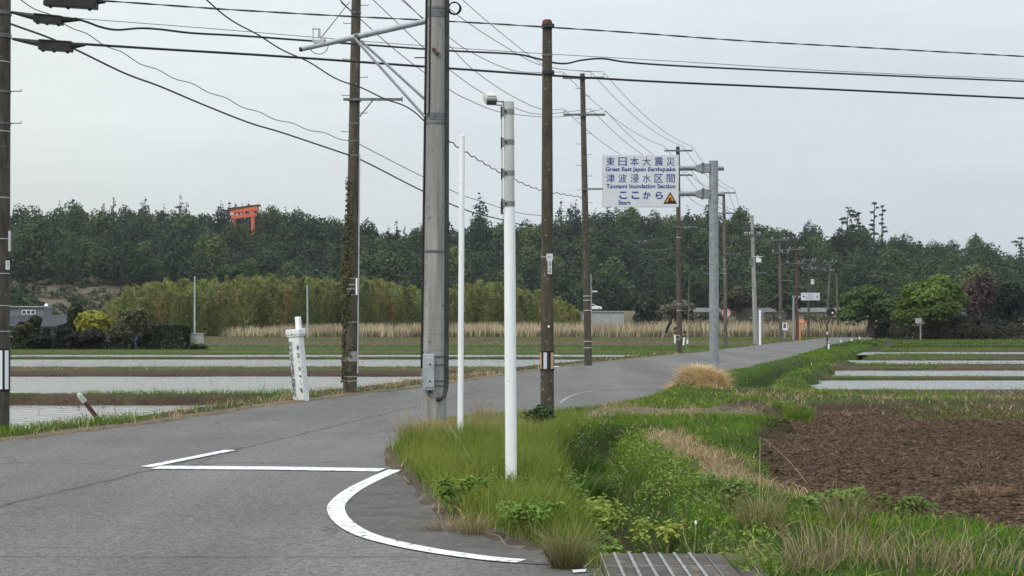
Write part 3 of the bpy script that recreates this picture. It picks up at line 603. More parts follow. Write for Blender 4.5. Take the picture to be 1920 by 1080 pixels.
Qh = np.stack([idx[:-1,:-1], idx[:-1,1:], idx[1:,1:], idx[1:,:-1]], -1).reshape(-1, 4)
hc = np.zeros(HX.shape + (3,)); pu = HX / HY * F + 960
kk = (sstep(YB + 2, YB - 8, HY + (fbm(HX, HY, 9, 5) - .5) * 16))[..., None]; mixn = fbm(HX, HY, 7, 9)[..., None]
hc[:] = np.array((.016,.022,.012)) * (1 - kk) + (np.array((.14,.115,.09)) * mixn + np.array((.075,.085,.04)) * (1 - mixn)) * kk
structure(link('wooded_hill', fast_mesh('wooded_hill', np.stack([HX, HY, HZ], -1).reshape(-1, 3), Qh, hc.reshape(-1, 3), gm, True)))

G1, G2, G3, G4 = (.044,.072,.020), (.030,.052,.018), (.070,.10,.026), (.020,.036,.019)
hill_meshes = dict(
    broad=[mesh_of('hill_broadleaf', broad_arr(9.6 + .7*i % 2, 3.3, [G1,G2,G3,G1,G2][i], 100 + i, 1700, .38, low=-.18, k=22)) for i in range(5)],
    con=[mesh_of('hill_conifer', conifer_arr(13, 3.1, [G4,(.024,.038,.02),G4][i], 200 + i, 1300, .36)) for i in range(3)],
    pine=[mesh_of('hill_pine', pine_arr(13, 3.4, [(.025,.042,.019),G2][i], 300 + i, 12, .25, 760, .42)) for i in range(2)])
LAB = dict(broad='rounded broadleaf tree in the dense dark wood covering the hill', con='pointed dark conifer among the trees of the wooded hill', pine='flat tiered dark pine among the trees of the wooded hill')
NAMES = dict(broad='broadleaf_tree', con='conifer_tree', pine='pine_tree')
rt = np.random.default_rng(12)
def put_tree(kind, x, y, s, sz=None, i=None, label=None, group='trees of the wooded hill', z=None, name=None):
    me = hill_meshes[kind][rt.integers(len(hill_meshes[kind])) if i is None else i]
    o = link(name or NAMES[kind], me); o.location = (x, y, float(hill(np.array([x]), np.array([y]))[0]) - .3 if z is None else z)
    o.scale = (s, s, sz or s * rt.uniform(.9, 1.12)); o.rotation_euler.z = rt.uniform(0, 6.28)
    return tag(o, label or LAB[kind], 'tree', group if not label else None)
count = 0
spots = []
for row, (yy, nrow) in enumerate([(279, 48), (298, 46), (318, 44), (338, 42), (358, 40), (376, 50)]):
    for i in range(nrow):
        px = -20 + 1990 * (i + .5 + rt.uniform(-.42, .42)) / nrow; y = yy + rt.uniform(-8, 8) * (1 if row < 5 else .6); spots.append((px, y, row))
for px, y, row in spots:
    if 415 < px < 478 and 318 < y < 352: continue
    ridge_con = np.interp(px, [0, 100, 420, 700, 800, 1000, 1300, 1500, 1900], [.4, .5, .5, .35, .45, .35, .25, .12, .1])
    q = rt.random(); kind = 'con' if q < ridge_con * (1 if row >= 4 else .35) else ('pine' if q > .97 and row < 4 else 'broad')
    s = rt.uniform(.78, 1.15) * (1 if row < 5 else .9) * (.82 if kind == 'con' else 1.0)
    if 395 < px < 490 and row < 5 and y < 372: s *= .72
    put_tree(kind, (px - 960) / F * y, y, s); count += 1
# trees that stand out of the wood
def ridge_tree(kind, px, top, y, i, label, wide=1.0, mh=13.0):
    x = (px - 960) / F * y; z = float(hill(np.array([x]), np.array([y]))[0]); s = (CAMZ - (top - HOR) / F * y - z) / mh
    o = put_tree(kind, x, y, s * wide, s, i, label, z=z); o.rotation_euler.z = 0; return o
ridge_tree('con', 900, 358, 372, 0, 'tall spiky conifer rising above the ridge between the thin and thick white posts', 1.1)
ridge_tree('con', 1052, 372, 376, 1, 'dark conifer top on the ridge just behind the brown pole')
ridge_tree('con', 272, 366, 380, 2, 'tallest dark conifer on the ridge between the edge pole and the red gate', 1.0)
ridge_tree('pine', 1585, 390, 372, 0, 'tall flat topped pine on the ridge above the far roadside mirror', .9)
ridge_tree('pine', 1607, 400, 370, 1, 'leaning pine beside the tall flat topped pine on the ridge', .7)
ridge_tree('con', 1830, 432, 372, 2, 'single pointed conifer on the low shoulder of the ridge above bare trees', 1.3)
ridge_tree('pine', 1910, 447, 362, 1, 'spreading pine breaking the skyline at the low end of the ridge', 1.0)
hill_meshes['tuft'] = [mesh_of('bare_stem_pine', pine_arr(13, 1.5, G4, 400 + i, 8, .52, 330, .32, lean=.1)) for i in range(2)]; NAMES['tuft'] = 'pine_tree'
ridge_tree('tuft', 1638, 381, 368, 0, 'taller of two slim bare stemmed pines high on the ridge', .9)
ridge_tree('tuft', 1653, 387, 369, 1, 'shorter of two slim bare stemmed pines high on the ridge', .8)
for i, (px, top) in enumerate([(418,381),(430,375),(441,377),(455,380),(466,378),(478,383),(490,385),(504,387),(520,388),(536,386),(552,388),(480,386)]): ridge_tree('con', px, top, 374 + i % 3, i % 3, 'dark conifer rising just behind the vermilion gate', 1.15)['group'] = 'conifers behind the vermilion gate'
ridge_tree('broad', 434, 402, 333, 1, 'broadleaf tree hiding the lower half of one pillar of the gate', .8, 10.5)
ridge_tree('broad', 478, 416, 334, 0, 'broadleaf tree at the foot of the full pillar of the gate', 1.0, 10.5)
ridge_tree('broad', 455, 413, 336, 2, 'low broadleaf tree growing between the pillars of the vermilion gate', .7, 10.5)
# what fills the wood between them
parts = []
proto = [broad_arr(7.6, 2.9, c_, 500 + i, 330, .42, False, 12, -.1) for i, c_ in enumerate([G1, G2, G3, G4])]
for i in range(1500):
    y = rt.uniform(276, 384); px = rt.uniform(-30, 1960); x = (px - 960) / F * y
    if 415 < px < 478 and 322 < y < 352: s_cap = .28
    else: s_cap = 9
    v, q, c = proto[rt.integers(4)]; s = min(s_cap, rt.uniform(.6, 1.2)); a = rt.uniform(0, 6.28); z = float(hill(np.array([x]), np.array([y]))[0]) - .5
    if 395 < px < 490: s *= .6
    vv = np.stack([(v[:,0]*math.cos(a) - v[:,1]*math.sin(a))*s + x, (v[:,0]*math.sin(a) + v[:,1]*math.cos(a))*s + y, v[:,2]*s + z], -1); parts.append((vv, q, c * rt.uniform(.6, 1.1)))
V, Q_, C = joinarr(parts); tag(link('forest_undergrowth', fast_mesh('forest_undergrowth', V, Q_, C, LEAF)), 'dark undergrowth and lesser trees filling the wood on the hill', 'undergrowth', None, 'stuff')
# scrub on the brown slope below the wood, west end
parts = []
for i in range(150):
    y = rt.uniform(246, 280); px = rt.uniform(-30, 330); x = (px - 960) / F * y; z = float(hill(np.array([x]), np.array([y]))[0])
    cc = [(.16,.12,.085), (.12,.10,.06), (.05,.07,.025), (.20,.165,.12)][rt.integers(4)]; s = rt.uniform(.5, 1.4)
    v, q, c = leaves([(x, y, z + s*.3, s*1.5, s*1.2, s*.7)], 40, .5, cc, 0, .2, .8); parts.append((v, q, c))
V, Q_, C = joinarr(parts); tag(link('slope_scrub', fast_mesh('slope_scrub', V, Q_, C, LEAF)), 'dry brown scrub on the open slope below the wood', 'scrub', None, 'stuff')

# ------------------------------------------------------------------ vermilion gate on the hill
yt = 345.0; tb = P(474, 433, yt); gx0, gx1 = P(436, 0, yt).x, P(474, 0, yt).x
ga = R(0); t = thing('torii', 'large vermilion shrine gate standing among trees on the hill', 'torii', (gx1, yt, tb.z - 1.0)); pxm = yt / F
zl_ = tb.z - 1
def gz_(py): return CAMZ - (py - HOR) / F * yt
lean_y = .6
obj('pillar', MB().tube([(gx1, yt, zl_), (gx1 + .05, yt, gz_(392))], [.42, .36], 14), M['torii'], t, smooth=True)
obj('pillar', MB().tube([(gx0, yt + 3.0, zl_), (gx0, yt + 3.0, gz_(396) + .05)], [.42, .36], 14), M['torii'], t, smooth=True)
def lintel(xa, ya, xb, yb, za, zb, hh, th):
    m_ = MB(); a, b_ = Vector((xa, ya, za)), Vector((xb, yb, zb)); d = (b_ - a); nrm = Vector((d.y, -d.x, 0)).normalized() * th / 2; up = Vector((0, 0, hh / 2))
    vs = [a - nrm - up, a + nrm - up, a + nrm + up, a - nrm + up, b_ - nrm - up, b_ + nrm - up, b_ + nrm + up, b_ - nrm + up]
    return m_.add(vs, [(0,3,2,1),(4,5,6,7),(0,1,5,4),(1,2,6,5),(2,3,7,6),(3,0,4,7)])
xa, xb = P(427, 0, yt).x, P(485, 0, yt).x
obj('lower_lintel', lintel(P(430,0,yt).x, yt + 3.3, P(481,0,yt).x, yt - .4, gz_(406), gz_(402.5), .68, .5), M['torii'], t)
obj('upper_lintel', lintel(xa, yt + 3.5, xb, yt - .7, gz_(394), gz_(391), .85, .55), M['torii'], t)
cap = obj('cap_beam', lintel(xa - .25, yt + 3.52, xb + .3, yt - .72, gz_(389.5), gz_(385.3), .38, .85), M['torii_cap'], t)
obj('centre_strut', MB().box(((xa+xb)/2, yt + 1.4, gz_(399)), (.42, .35, 1.0)), M['torii'], t)

# ------------------------------------------------------------------ bamboo, reeds
def plume(x, y, z, h, r, n_, col):
    t_ = RNG.random(n_) ** .75; rad = r * (1.05 - t_) ** .6 * RNG.uniform(.2, 1, n_); a = RNG.uniform(0, 6.28, n_); la = RNG.uniform(0, 6.28)
    bx, by = math.cos(la) * .12 * h * t_**2.2, math.sin(la) * .12 * h * t_**2.2
    c = np.stack([x + bx + np.cos(a)*rad, y + by + np.sin(a)*rad, z + h*(.08 + .92*t_)], -1)
    d = np.stack([np.cos(a)*.55, np.sin(a)*.55, RNG.uniform(.1, 1.3, n_)], -1); d /= np.linalg.norm(d, axis=1)[:, None]
    sd_ = np.cross(d, RNG.normal(size=(n_, 3))); sd_ /= np.linalg.norm(sd_, axis=1)[:, None]; ln = RNG.uniform(.35, .8, n_)[:, None]; wd = RNG.uniform(.035, .085, n_)[:, None]
    V = np.stack([c - d*ln*.5, c - sd_*wd, c + d*ln*.5, c + sd_*wd], 1)
    lc = np.array(col)[None] * RNG.uniform(.65, 1.35, n_)[:, None]
    return V.reshape(-1, 3), np.arange(n_*4).reshape(-1, 4), np.repeat(lc[:, None, :], 4, 1).reshape(-1, 3)
BT = [(180,590),(215,560),(260,528),(330,524),(420,522),(500,516),(560,520),(620,520),(650,514),(700,520),(745,532),(800,540),(850,530),(900,524),(960,534),(1010,545),(1050,560),(1082,585)]
parts = []
for i in range(1050):
    px = rt.uniform(178, 1084); y = rt.uniform(160, 196); x = (px - 960) / F * y; f_ = (y - 160) / 36
    tp = np.interp(px, [q[0] for q in BT], [q[1] for q in BT]) + rt.uniform(-5, 20) + (1 - f_) * rt.uniform(5, 40) ; h = max(1.2, CAMZ - (tp - HOR) / F * y + 1.0)
    g_ = fbm(np.array([x]), np.array([y*2]), 5, 91)[0]; col = (np.array((.265,.27,.08)) * (1-g_) + np.array((.15,.185,.06)) * g_) * (.8 + .35 * f_); col = col * rt.uniform(.75, 1.25)
    if rt.random() < .12: col = np.array((.24,.20,.07))
    parts.append(plume(x, y, -1.0, h, rt.uniform(.9, 1.6), int(150 + 34*h), col))
V, Q_, C = joinarr(parts); tag(link('bamboo_grove', fast_mesh('bamboo_grove', V, Q_, C, leafmat('bamboo_leaves', .35, 0))), 'olive yellow bamboo grove in front of the dark wooded hill', 'bamboo grove', None, 'stuff')
x, y = area(30000, -28, 52, 143, 156); px = x / y * F + 960; k = ((px > 380) | (RNG.random(len(x)) < .1)) & (px < 1640) & (RNG.random(len(x)) < np.interp(px, [380,520,620,1250,1330,1620], [.2,.6,.9,.9,.55,.6]) * (.35 + .65 * sstep(.35, .5, fbm(x, y * .6, 3.0, 77)))); x, y, px = x[k], y[k], px[k]; m_ = len(x)
hh = np.interp(px, [380,600,800,1085,1300,1600], [.9,1.25,1.4,1.4,1.6,1.6]) * RNG.uniform(.6, 1.15, m_); gr = (y < 147 + 3 * fbm(x, y, 4, 3)) & (RNG.random(m_) < .7); gr2 = vnoise(x, y, 2.2, 5) > .62
col = cmixr((.60,.50,.34), (.38,.30,.19), RNG.random(m_)); col[gr] = cmixr((.08,.085,.04), (.16,.135,.075), RNG.random(gr.sum())); hh[gr] *= .5; col[gr2 & ~gr] *= .7
A = [blades(x, y, np.zeros(m_) - .02, hh, RNG.uniform(.05, .11, m_), RNG.uniform(.05, .4, m_), col)]
tag(link('reed_bed', fast_mesh('reed_bed', *joinarr(A), GRASS)), 'long band of pale dry reeds behind the fields', 'reeds', None, 'stuff')
# ------------------------------------------------------------------ utility poles
def pole_axis(bx, by, tx, ty, z0=-.25, z=0.0):
    'foot and head of a standing pole from the pixels of its foot and head'
    X, Y = G(bx, by, z); foot = Vector((X, Y, z)); head = P(tx, ty, Y); return foot, head, Y
def along(foot, head, py):
    'point on the axis at photo row py'
    z = CAMZ - (py - HOR) / F * foot.y; k = (z - foot.z) / (head.z - foot.z); return foot + (head - foot) * k
def shaft(foot, head, r0, r1, seg=20):
    d = (head - foot); n_ = 6; return MB().tube([foot - Vector((0,0,.3))] + [foot + d * i / n_ for i in range(n_ + 1)], [r0] + [r0 + (r1 - r0) * i / n_ for i in range(n_ + 1)], seg)
def rad(foot, head, r0, r1, p): return r0 + (r1 - r0) * (p.z - foot.z) / (head.z - foot.z)
INS = {}
def crossarm(t, key, axis_pt, xa, xb, pegs, th=.07, mat='steel', r=.1, peg=.16, imat='insul'):
    'horizontal arm with upright pin insulators; remembers where the wires sit'
    Y = axis_pt.y - r - th / 2; a = obj('crossarm', MB().box(((xa + xb) / 2, Y, axis_pt.z), (xb - xa, th, th)).box((axis_pt.x, axis_pt.y - r*.2, axis_pt.z), (2*r + .06, 2*r + .1, th*.7)), M[mat], t)
    INS[key] = []
    for x in pegs:
        obj('insulator', MB().tube([(x, Y, axis_pt.z + th/2), (x, Y, axis_pt.z + th/2 + peg*.45), (x, Y, axis_pt.z + th/2 + peg*.5), (x, Y, axis_pt.z + th/2 + peg*.8), (x, Y, axis_pt.z + th/2 + peg)], [.012, .012, .045, .04, .02], 8), M[imat], a)
        INS[key].append(Vector((x, Y, axis_pt.z + th/2 + peg)))
    return a
def bands(t, foot, head, r0, r1, rows, h=.03, mat='steel', grow_=.006, name='band'):
    for py in rows:
        p = along(foot, head, py); obj(name, MB().ring(p, rad(foot, head, r0, r1, p) + grow_, h, 20), M[mat], t, smooth=True)
def steps(t, foot, head, r0, r1, rows, mat='steel', ln=.16):
    for i, py in enumerate(rows):
        p = along(foot, head, py); s = 1 if i % 2 else -1; r = rad(foot, head, r0, r1, p)
        obj('step_bolt', MB().tube([p + Vector((s*r*.8, 0, 0)), p + Vector((s*(r + ln), 0, 0)), p + Vector((s*(r + ln + .005), 0, .03))], .009, 6), M[mat], t)
def sleeve(t, foot, head, r0, r1, ya, yb, stripes):
    pa, pb = along(foot, head, yb), along(foot, head, ya); r = rad(foot, head, r0, r1, pa) + .008
    s = obj('guard_sleeve', MB().tube([pa, pb], [r, r], 24), M['black'], t, smooth=True)
    for ang, wd, mt in stripes:
        m_ = MB(); rr = r + .004; a0, a1 = R(ang - wd/2), R(ang + wd/2); k = 5; hi, lo = pb.z - .03, pa.z + .03
        vs = []; 
        for i in range(k):
            q = a0 + (a1 - a0) * i / (k - 1); ax = (pa + pb) / 2; x_, y_ = ax.x + rr * math.sin(q), ax.y - rr * math.cos(q); vs += [(x_, y_, lo), (x_, y_, hi)]
        m_.add(vs, [(2*i, 2*i+2, 2*i+3, 2*i+1) for i in range(k-1)]); obj('reflector_stripe', m_, M[mt], s)

# the thick concrete pole on the corner
f0, h0, Yb = pole_axis(813, 806, 820, -120); r0, r1 = .185, .140
t = thing('utility_pole', 'thick grey concrete utility pole with metal box and braced pipe arm', 'utility pole', f0)
obj('shaft', shaft(f0, h0, r0, r1, 28), M['concrete'], t, smooth=True)
bands(t, f0, h0, r0, r1, [17, 232, 472], .035, 'steel', .008)
bands(t, f0, h0, r0, r1, [28, 220], .10, 'steel', .007, 'collar')
bands(t, f0, h0, r0, r1, [595, 625, 655], .018, 'concrete', .004, 'casting_ridge')
bands(t, f0, h0, r0, r1, [668, 683, 713, 722], .022, 'steel', .012)
def side_pipe(name, sx_, sy_, rows, rr, mat, tail=()):
    pts = []
    for py in rows:
        p = along(f0, h0, py); r = rad(f0, h0, r0, r1, p); pts.append(p + Vector((sx_ * (r + rr*.8), sy_ * r, 0)))
    pts += [Vector(q) for q in tail]; return obj(name, MB().tube(pts, rr, 10), M[mat], t, smooth=True)
pl = along(f0, h0, 742)
side_pipe('cable_conduit', -.93, -.45, [-120, 220, 480, 690], .016, 'black')
M['conduit'] = noisy('dark_green_grey_conduit', (.022,.028,.026), (.05,.058,.055), 5, .6)
side_pipe('cable_conduit', .92, -.45, [-120, 220, 480, 640, 725], .030, 'conduit', [pl + Vector((.155,-.12,0)), pl + Vector((.11,-.16,-.035)), pl + Vector((.05,-.19,-.045))])
side_pipe('cable_conduit', -.55, -.84, [-120, 40, 95, 220], .014, 'black')
pb_ = along(f0, h0, 697); bx = Vector((P(803.5, 0, Yb - .26).x, Yb - .225, pb_.z))
box = obj('meter_box', MB().box(bx, (.165, .11, .52)), M['pipe_grey'], t, bevel=.01)
obj('lid', MB().box(bx + Vector((.018,-.058,.0)), (.125, .02, .44)), M['pipe_grey'], box, bevel=.006)
for zz in (.115, -.125): obj('bolt', MB().disc(bx + Vector((.025,-.072,zz)), .014, .012, (0,1,0), 8), M['black'], box)
obj('spout', MB().tube([bx + Vector((.02,0,-.26)), bx + Vector((.02,0,-.30))], .018, 8), M['black'], box)
aj = along(f0, h0, 40); ae = P(566, 92, Yb - .25); aj2 = aj + Vector((-.17, 0, 0)); am_ = aj2.lerp(ae, .56)
arm = obj('pipe_arm', MB().tube([aj2, am_, ae], [.042, .042, .034], 14), M['pipe_grey'], t, smooth=True)
obj('arm_cap', MB().tube([ae, ae + (ae - aj2).normalized() * .04], [.036, .03], 10), M['black'], arm)
obj('clamp', MB().tube([am_ + (aj2-ae).normalized()*.03, am_ - (aj2-ae).normalized()*.03], .052, 12), M['steel'], arm)
lo = along(f0, h0, 220); hi2 = along(f0, h0, 186)
obj('brace', MB().tube([am_ + Vector((-.02,-.05,-.03)), lo + Vector((-.16,-.08,0))], .021, 8), M['pipe_grey'], t, smooth=True)
obj('brace', MB().tube([am_ + Vector((.06,.05,-.05)), hi2 + Vector((-.16,.06,0))], .021, 8), M['pipe_grey'], t, smooth=True)
fx = aj2.lerp(ae, .86); brk = obj('bracket', MB().box(fx + Vector((-.09,0,.14)), (.014,.03,.2)).box(fx + Vector((-.04,0,.235)), (.11,.03,.014)).box(fx + Vector((0,0,.05)), (.15,.06,.05)).box(fx + Vector((.0,0,.17)), (.035,.05,.1)).box(fx + Vector((.06,0,.09)), (.07,.05,.05)), M['white_grey'], arm)
obj('drip_loop', MB().tube([fx + Vector((-.14 + .0*i,0,0)) + Vector((.135*(1-math.cos(math.pi*i/10)),0,-.13*math.sin(math.pi*i/10))) for i in range(11)], .006, 5), M['wire'], arm)
sp = along(f0, h0, 108); obj('step_bolt', MB().tube([sp + Vector((-.14,0,0)), sp + Vector((-.32,0,0)), sp + Vector((-.32,0,.03))], .011, 6), M['steel'], t)
for py, dx in ((97, .0), (104, .05)): obj('bolt_head', MB().disc(along(f0, h0, py) + Vector((-.03 + dx, -.165, 0)), .028, .05, (0,1,0), 8), M['rust' if dx == 0 else 'conduit'], t)
cp = P(852, 15, Yb - .02); coil = MB()
for k in range(5): coil.tube([cp + Vector((math.cos(a_)*(.075 + .006*k), .01*k, math.sin(a_)*(.085 + .005*(k % 3)))) for a_ in [2*math.pi*i/20 for i in range(21)]], .007, 5)
obj('cable_coil', coil, M['cable'], t)
BIG = (f0, h0)

# brown lichen pole
f1, h1, Y1 = pole_axis(1026, 799, 1026, 40); a0, a1 = .105, .072
t = thing('utility_pole', 'brown lichen covered pole with black and white striped guard beside the grass island', 'utility pole', f1)
obj('shaft', shaft(f1, h1, a0, a1, 22), M['pole_lichen'], t, smooth=True)
obj('cap', MB().tube([h1 - Vector((0,0,.1)), h1 - Vector((0,0,.02)), h1 + Vector((0,0,.02)), h1 + Vector((0,0,.03))], [a1+.004, a1+.006, a1-.012, .02], 18), M['rust'], t, smooth=True)
bands(t, f1, h1, a0, a1, [50], .05, 'steel', .014); bands(t, f1, h1, a0, a1, [104, 138], .03, 'steel', .006)
for py in (50, 137): p = along(f1, h1, py); obj('cable_clamp', MB().box(p + Vector((0,-.09,0)), (.16,.04,.05)).box(p + Vector((.08,-.06,0)), (.05,.05,.06)), M['conduit'], t)
pq = along(f1, h1, 482); plate = obj('name_plate', MB().box(P(1030.5, 482, Y1 - .115), (.095, .012, .10)), M['sign_white'], t); obj('strap', MB().ring(pq, a0 - .013, .012, 20), M['white_grey'], plate)
np_ = obj('number_plate', MB().box(P(1030.8, 501, Y1 - .118), (.062, .010, .205)), M['sign_white'], t)
def scrawl(parent, c, wd, hh, rows, seed, mat='ink', th=.006, face=-1, name='writing'):
    'worn characters: short brush strokes set one under another'
    r = np.random.default_rng(seed); m_ = MB(); ch = hh / rows
    for i in range(rows):
        cz = c.z + hh/2 - ch*(i + .5)
        for k in range(4):
            ang = r.choice([0, 0, math.pi/2, .8, -.8]); ln = r.uniform(.35, .8) * min(wd, ch); x_, z_ = c.x + r.uniform(-.25, .25) * wd, cz + r.uniform(-.28, .28) * ch
            m_.box((x_, c.y, z_), (ln, .003, th), Matrix.Rotation(ang, 3, 'Y'))
    return obj(name, m_, M[mat], parent)
scrawl(plate, P(1030.5, 482, Y1 - .1225), .07, .06, 1, 3, 'wire', .005); scrawl(np_, P(1030.8, 501, Y1 - .1245), .045, .18, 4, 4, 'ink', .008)
sleeve(t, f1, h1, a0, a1, 657, 695, [(-62, 22, 'amber_strip'), (-17, 28, 'sign_white'), (42, 30, 'amber_strip')])
for py in (666, 687): p = along(f1, h1, py); obj('strap_end', MB().box(p + Vector((.13,-.06,0)), (.09,.01,.014)), M['white'], t)
obj('nail', MB().disc(along(f1, h1, 612) + Vector((.02,-.105,0)), .018, .01, (0,1,0), 10), M['white'], t)

# dark pole at the edge of the picture
f2, h2, Y2 = pole_axis(-4, 804, 0, -60); c0, c1 = .165, .155
t = thing('utility_pole', 'dark streaked pole cut by the photo edge, tall white striped black guard', 'utility pole', f2)
obj('shaft', shaft(f2, h2, c0, c1, 22), M['pole_dark'], t, smooth=True)
bands(t, f2, h2, c0, c1, [25, 68], .06, 'steel', .012); bands(t, f2, h2, c0, c1, [117, 247, 371, 448, 513, 573, 621], .012, 'white_grey', .005, 'strap'); bands(t, f2, h2, c0, c1, [173, 232], .03, 'steel', .008)
steps(t, f2, h2, c0, c1, [171, 171, 231, 231])
obj('name_plate', MB().box(P(17.3, 452, Y2 - .02), (.03, .05, .3)), M['sign_white'], t); npl = obj('number_plate', MB().box(P(14.5, 497, Y2 - .14), (.055, .012, .13)), M['sign_white'], t)
scrawl(npl, P(14.5, 497, Y2 - .148), .035, .10, 3, 9, 'wire', .006)
sleeve(t, f2, h2, c0, c1, 653, 733, [(5, 0, 'white'), (27, 22, 'white'), (62, 24, 'white')][1:])

# ivy pole
f3, h3, Y3 = pole_axis(656, 738, 671, -190); e0, e1 = .150, .088
t = thing('utility_pole', 'tall dark pole with ivy up its side and one short bracket arm', 'utility pole', f3)
obj('shaft', shaft(f3, h3, e0, e1, 22), M['pole_lichen'], t, smooth=True)
bands(t, f3, h3, e0, e1, [24, 232, 265, 292], .04, 'steel', .008); bands(t, f3, h3, e0, e1, [522, 534, 542, 553, 604, 706, 714], .013, 'white_grey', .006, 'strap')
bands(t, f3, h3, e0, e1, [668], .22, 'concrete', .005, 'cement_collar')
steps(t, f3, h3, e0, e1, [44, 10, 111, 70, 179, 145, 247, 212])
p = along(f3, h3, 188); b1, b2 = P(645, 188, Y3).x, P(755, 188, Y3).x
armv = obj('bracket_arm', MB().box(((b1+b2)/2, p.y - .13, p.z), (b2 - b1, .05, .055)).box((p.x, p.y - .02, p.z), (.26, .30, .05)).box((b2, p.y - .13, p.z), (.02, .09, .10)), M['steel'], t)
obj('brace', MB().tube([(P(700,0,Y3).x, p.y - .13, p.z - .02), (p.x + .08, p.y - .1, along(f3, h3, 224).z)], .014, 6), M['steel'], t)
cd = []
for py in (290, 420, 560, 700): q = along(f3, h3, py); cd.append(q + Vector((rad(f3, h3, e0, e1, q) + .012, -.03, 0)))
obj('cable_conduit', MB().tube(cd, .017, 8), M['white_grey'], t, smooth=True)
obj('marker_strip', MB().box(P(668.5, 537, Y3 - .12), (.035, .02, .36)), M['white'], t)
n_ = 1500; zz = RNG.beta(1.4, 1.5, n_) * (along(f3, h3, 330).z - .2) + .2; aa = RNG.normal(-1.9, .75, n_); clump = vnoise(zz, aa*.4, .33, 8); kk = clump > .34; zz, aa = zz[kk], aa[kk]; n_ = len(zz)
ax = np.array([[f3.x + (h3.x - f3.x) * z_ / h3.z, f3.y] for z_ in zz]); rr = e0 + (e1 - e0) * zz / h3.z + RNG.uniform(0, .05, n_) * (1 + sstep(1.6, 2.6, zz) * sstep(3.6, 2.6, zz) * 1.5)
cen_ = np.stack([ax[:,0] + np.sin(aa)*-1*-1*rr, ax[:,1] - np.abs(np.cos(aa))*rr, zz], -1) - np.array(f3)
nn = np.stack([np.sin(aa), -np.abs(np.cos(aa)), RNG.uniform(.1,.9,n_)], -1) + RNG.normal(size=(n_,3))*.4; nn /= np.linalg.norm(nn,axis=1)[:,None]; u_ = np.cross(nn, RNG.normal(size=(n_,3))); u_ /= np.linalg.norm(u_,axis=1)[:,None]; v_ = np.cross(nn,u_); s_ = RNG.uniform(.018,.042,n_)[:,None]
V = np.stack([cen_-u_*s_, cen_-v_*s_, cen_+u_*s_, cen_+v_*s_],1).reshape(-1,3); C = np.repeat((cmixr((.05,.06,.02),(.12,.10,.05),RNG.random(n_)))[:,None,:],4,1).reshape(-1,3)
link('ivy', fast_mesh('ivy', V, np.arange(n_*4).reshape(-1,4), C, LEAF), t)

# the row of poles along the road
def row_pole(key, label, base, top, r0_, r1_, mat, arms=(), brackets=(), steps_=(), straps=(), z=0.0):
    fo, he, Y = pole_axis(*base, *top, z=z)
    t_ = thing('utility_pole', label, 'utility pole', fo, 'line of utility poles along the road')
    obj('shaft', shaft(fo, he, r0_, r1_, 14), M[mat], t_, smooth=True)
    for j, (py, xa, xb, pegs) in enumerate(arms):
        p_ = along(fo, he, py); crossarm(t_, (key, j), p_, P(xa, 0, Y).x, P(xb, 0, Y).x, [P(q, 0, Y).x for q in pegs], .075, 'steel', rad(fo, he, r0_, r1_, p_), .17)
    for py, xa, xb in brackets:
        p_ = along(fo, he, py); obj('bracket_arm', MB().box(((P(xa,0,Y).x + P(xb,0,Y).x)/2, Y - rad(fo, he, r0_, r1_, p_) - .035, p_.z), (P(xb,0,Y).x - P(xa,0,Y).x, .05, .06)), M['steel'], t_)
    steps(t_, fo, he, r0_, r1_, steps_); bands(t_, fo, he, r0_, r1_, straps, .025, 'white_grey', .008, 'strap')
    return t_, fo, he, Y
t2, p2f, p2h, Y_2 = row_pole('p2', 'dark pole with two full crossarms standing between the tsunami sign and brown lichen pole', (1103,685), (1092,138), .138, .088, 'pole_lichen',
    [(147,1055,1133,(1056,1108,1131)), (216,1056,1134,(1057,1108,1132))], [(355,1090,1140)], [166,180,222,250,270,290,310,330,356,380], [555,563,582,640,652])
t3, p3f, p3h, Y_3 = row_pole('p3', 'brown pole standing just behind the big tsunami sign board', (1274,663), (1271,275), .135, .09, 'pole_lichen',
    [(283,1245,1298,(1246,1280,1297)), (329,1246,1298,(1247,1280,1297))], [(426,1262,1307)], [300,320,345,370,395,420], [445,570,582])
t4, p4f, p4h, Y_4 = row_pole('p4', 'dark slim pole carrying the round speed limit sign', (1361,652), (1357,364), .115, .08, 'pole_far',
    [(362,1337,1378,(1338,1364,1377)), (400,1338,1379,(1339,1364,1378))], [(476,1354,1388)], [420,440,460], [488,505,513])
t5, p5f, p5h, Y_5 = row_pole('p5', 'pale concrete pole with white insulators and pole mounted switchgear', (1417,646), (1410,404), .17, .10, 'pole_pale',
    [(441,1394,1427,(1396,1400,1405,1420,1424))], [(512,1416,1438),(455,1410,1422),(537,1416,1423)], [425,470], [495,500])
q = along(p5f, p5h, 489); sw = obj('transformer', MB().tube([q + Vector((.26,-.1,-.1)), q + Vector((.26,-.1,.2))], .10, 10).tube([q + Vector((.43,-.1,-.1)), q + Vector((.43,-.1,.15))], .07, 8), M['white'], t5); obj('switch_box', MB().box(q + Vector((-.16,-.1,-.05)), (.22,.2,.5)), M['steel'], t5)
obj('bushing', MB().box(q + Vector((.33,-.1,.27)), (.5,.05,.05)).tube([q + Vector((.3,-.1,.2)), q + Vector((.25,-.1,.36))], .03, 6), M['insul'], sw)
t6, p6f, p6h, Y_6 = row_pole('p6', 'slim pole with two crossarms beside the small white notice board', (1464,641), (1462,449), .13, .085, 'pole_far',
    [(450,1446,1478,(1447,1470,1477)), (474,1448,1478,(1449,1466,1477))], [(526,1459,1485)], [], [595])
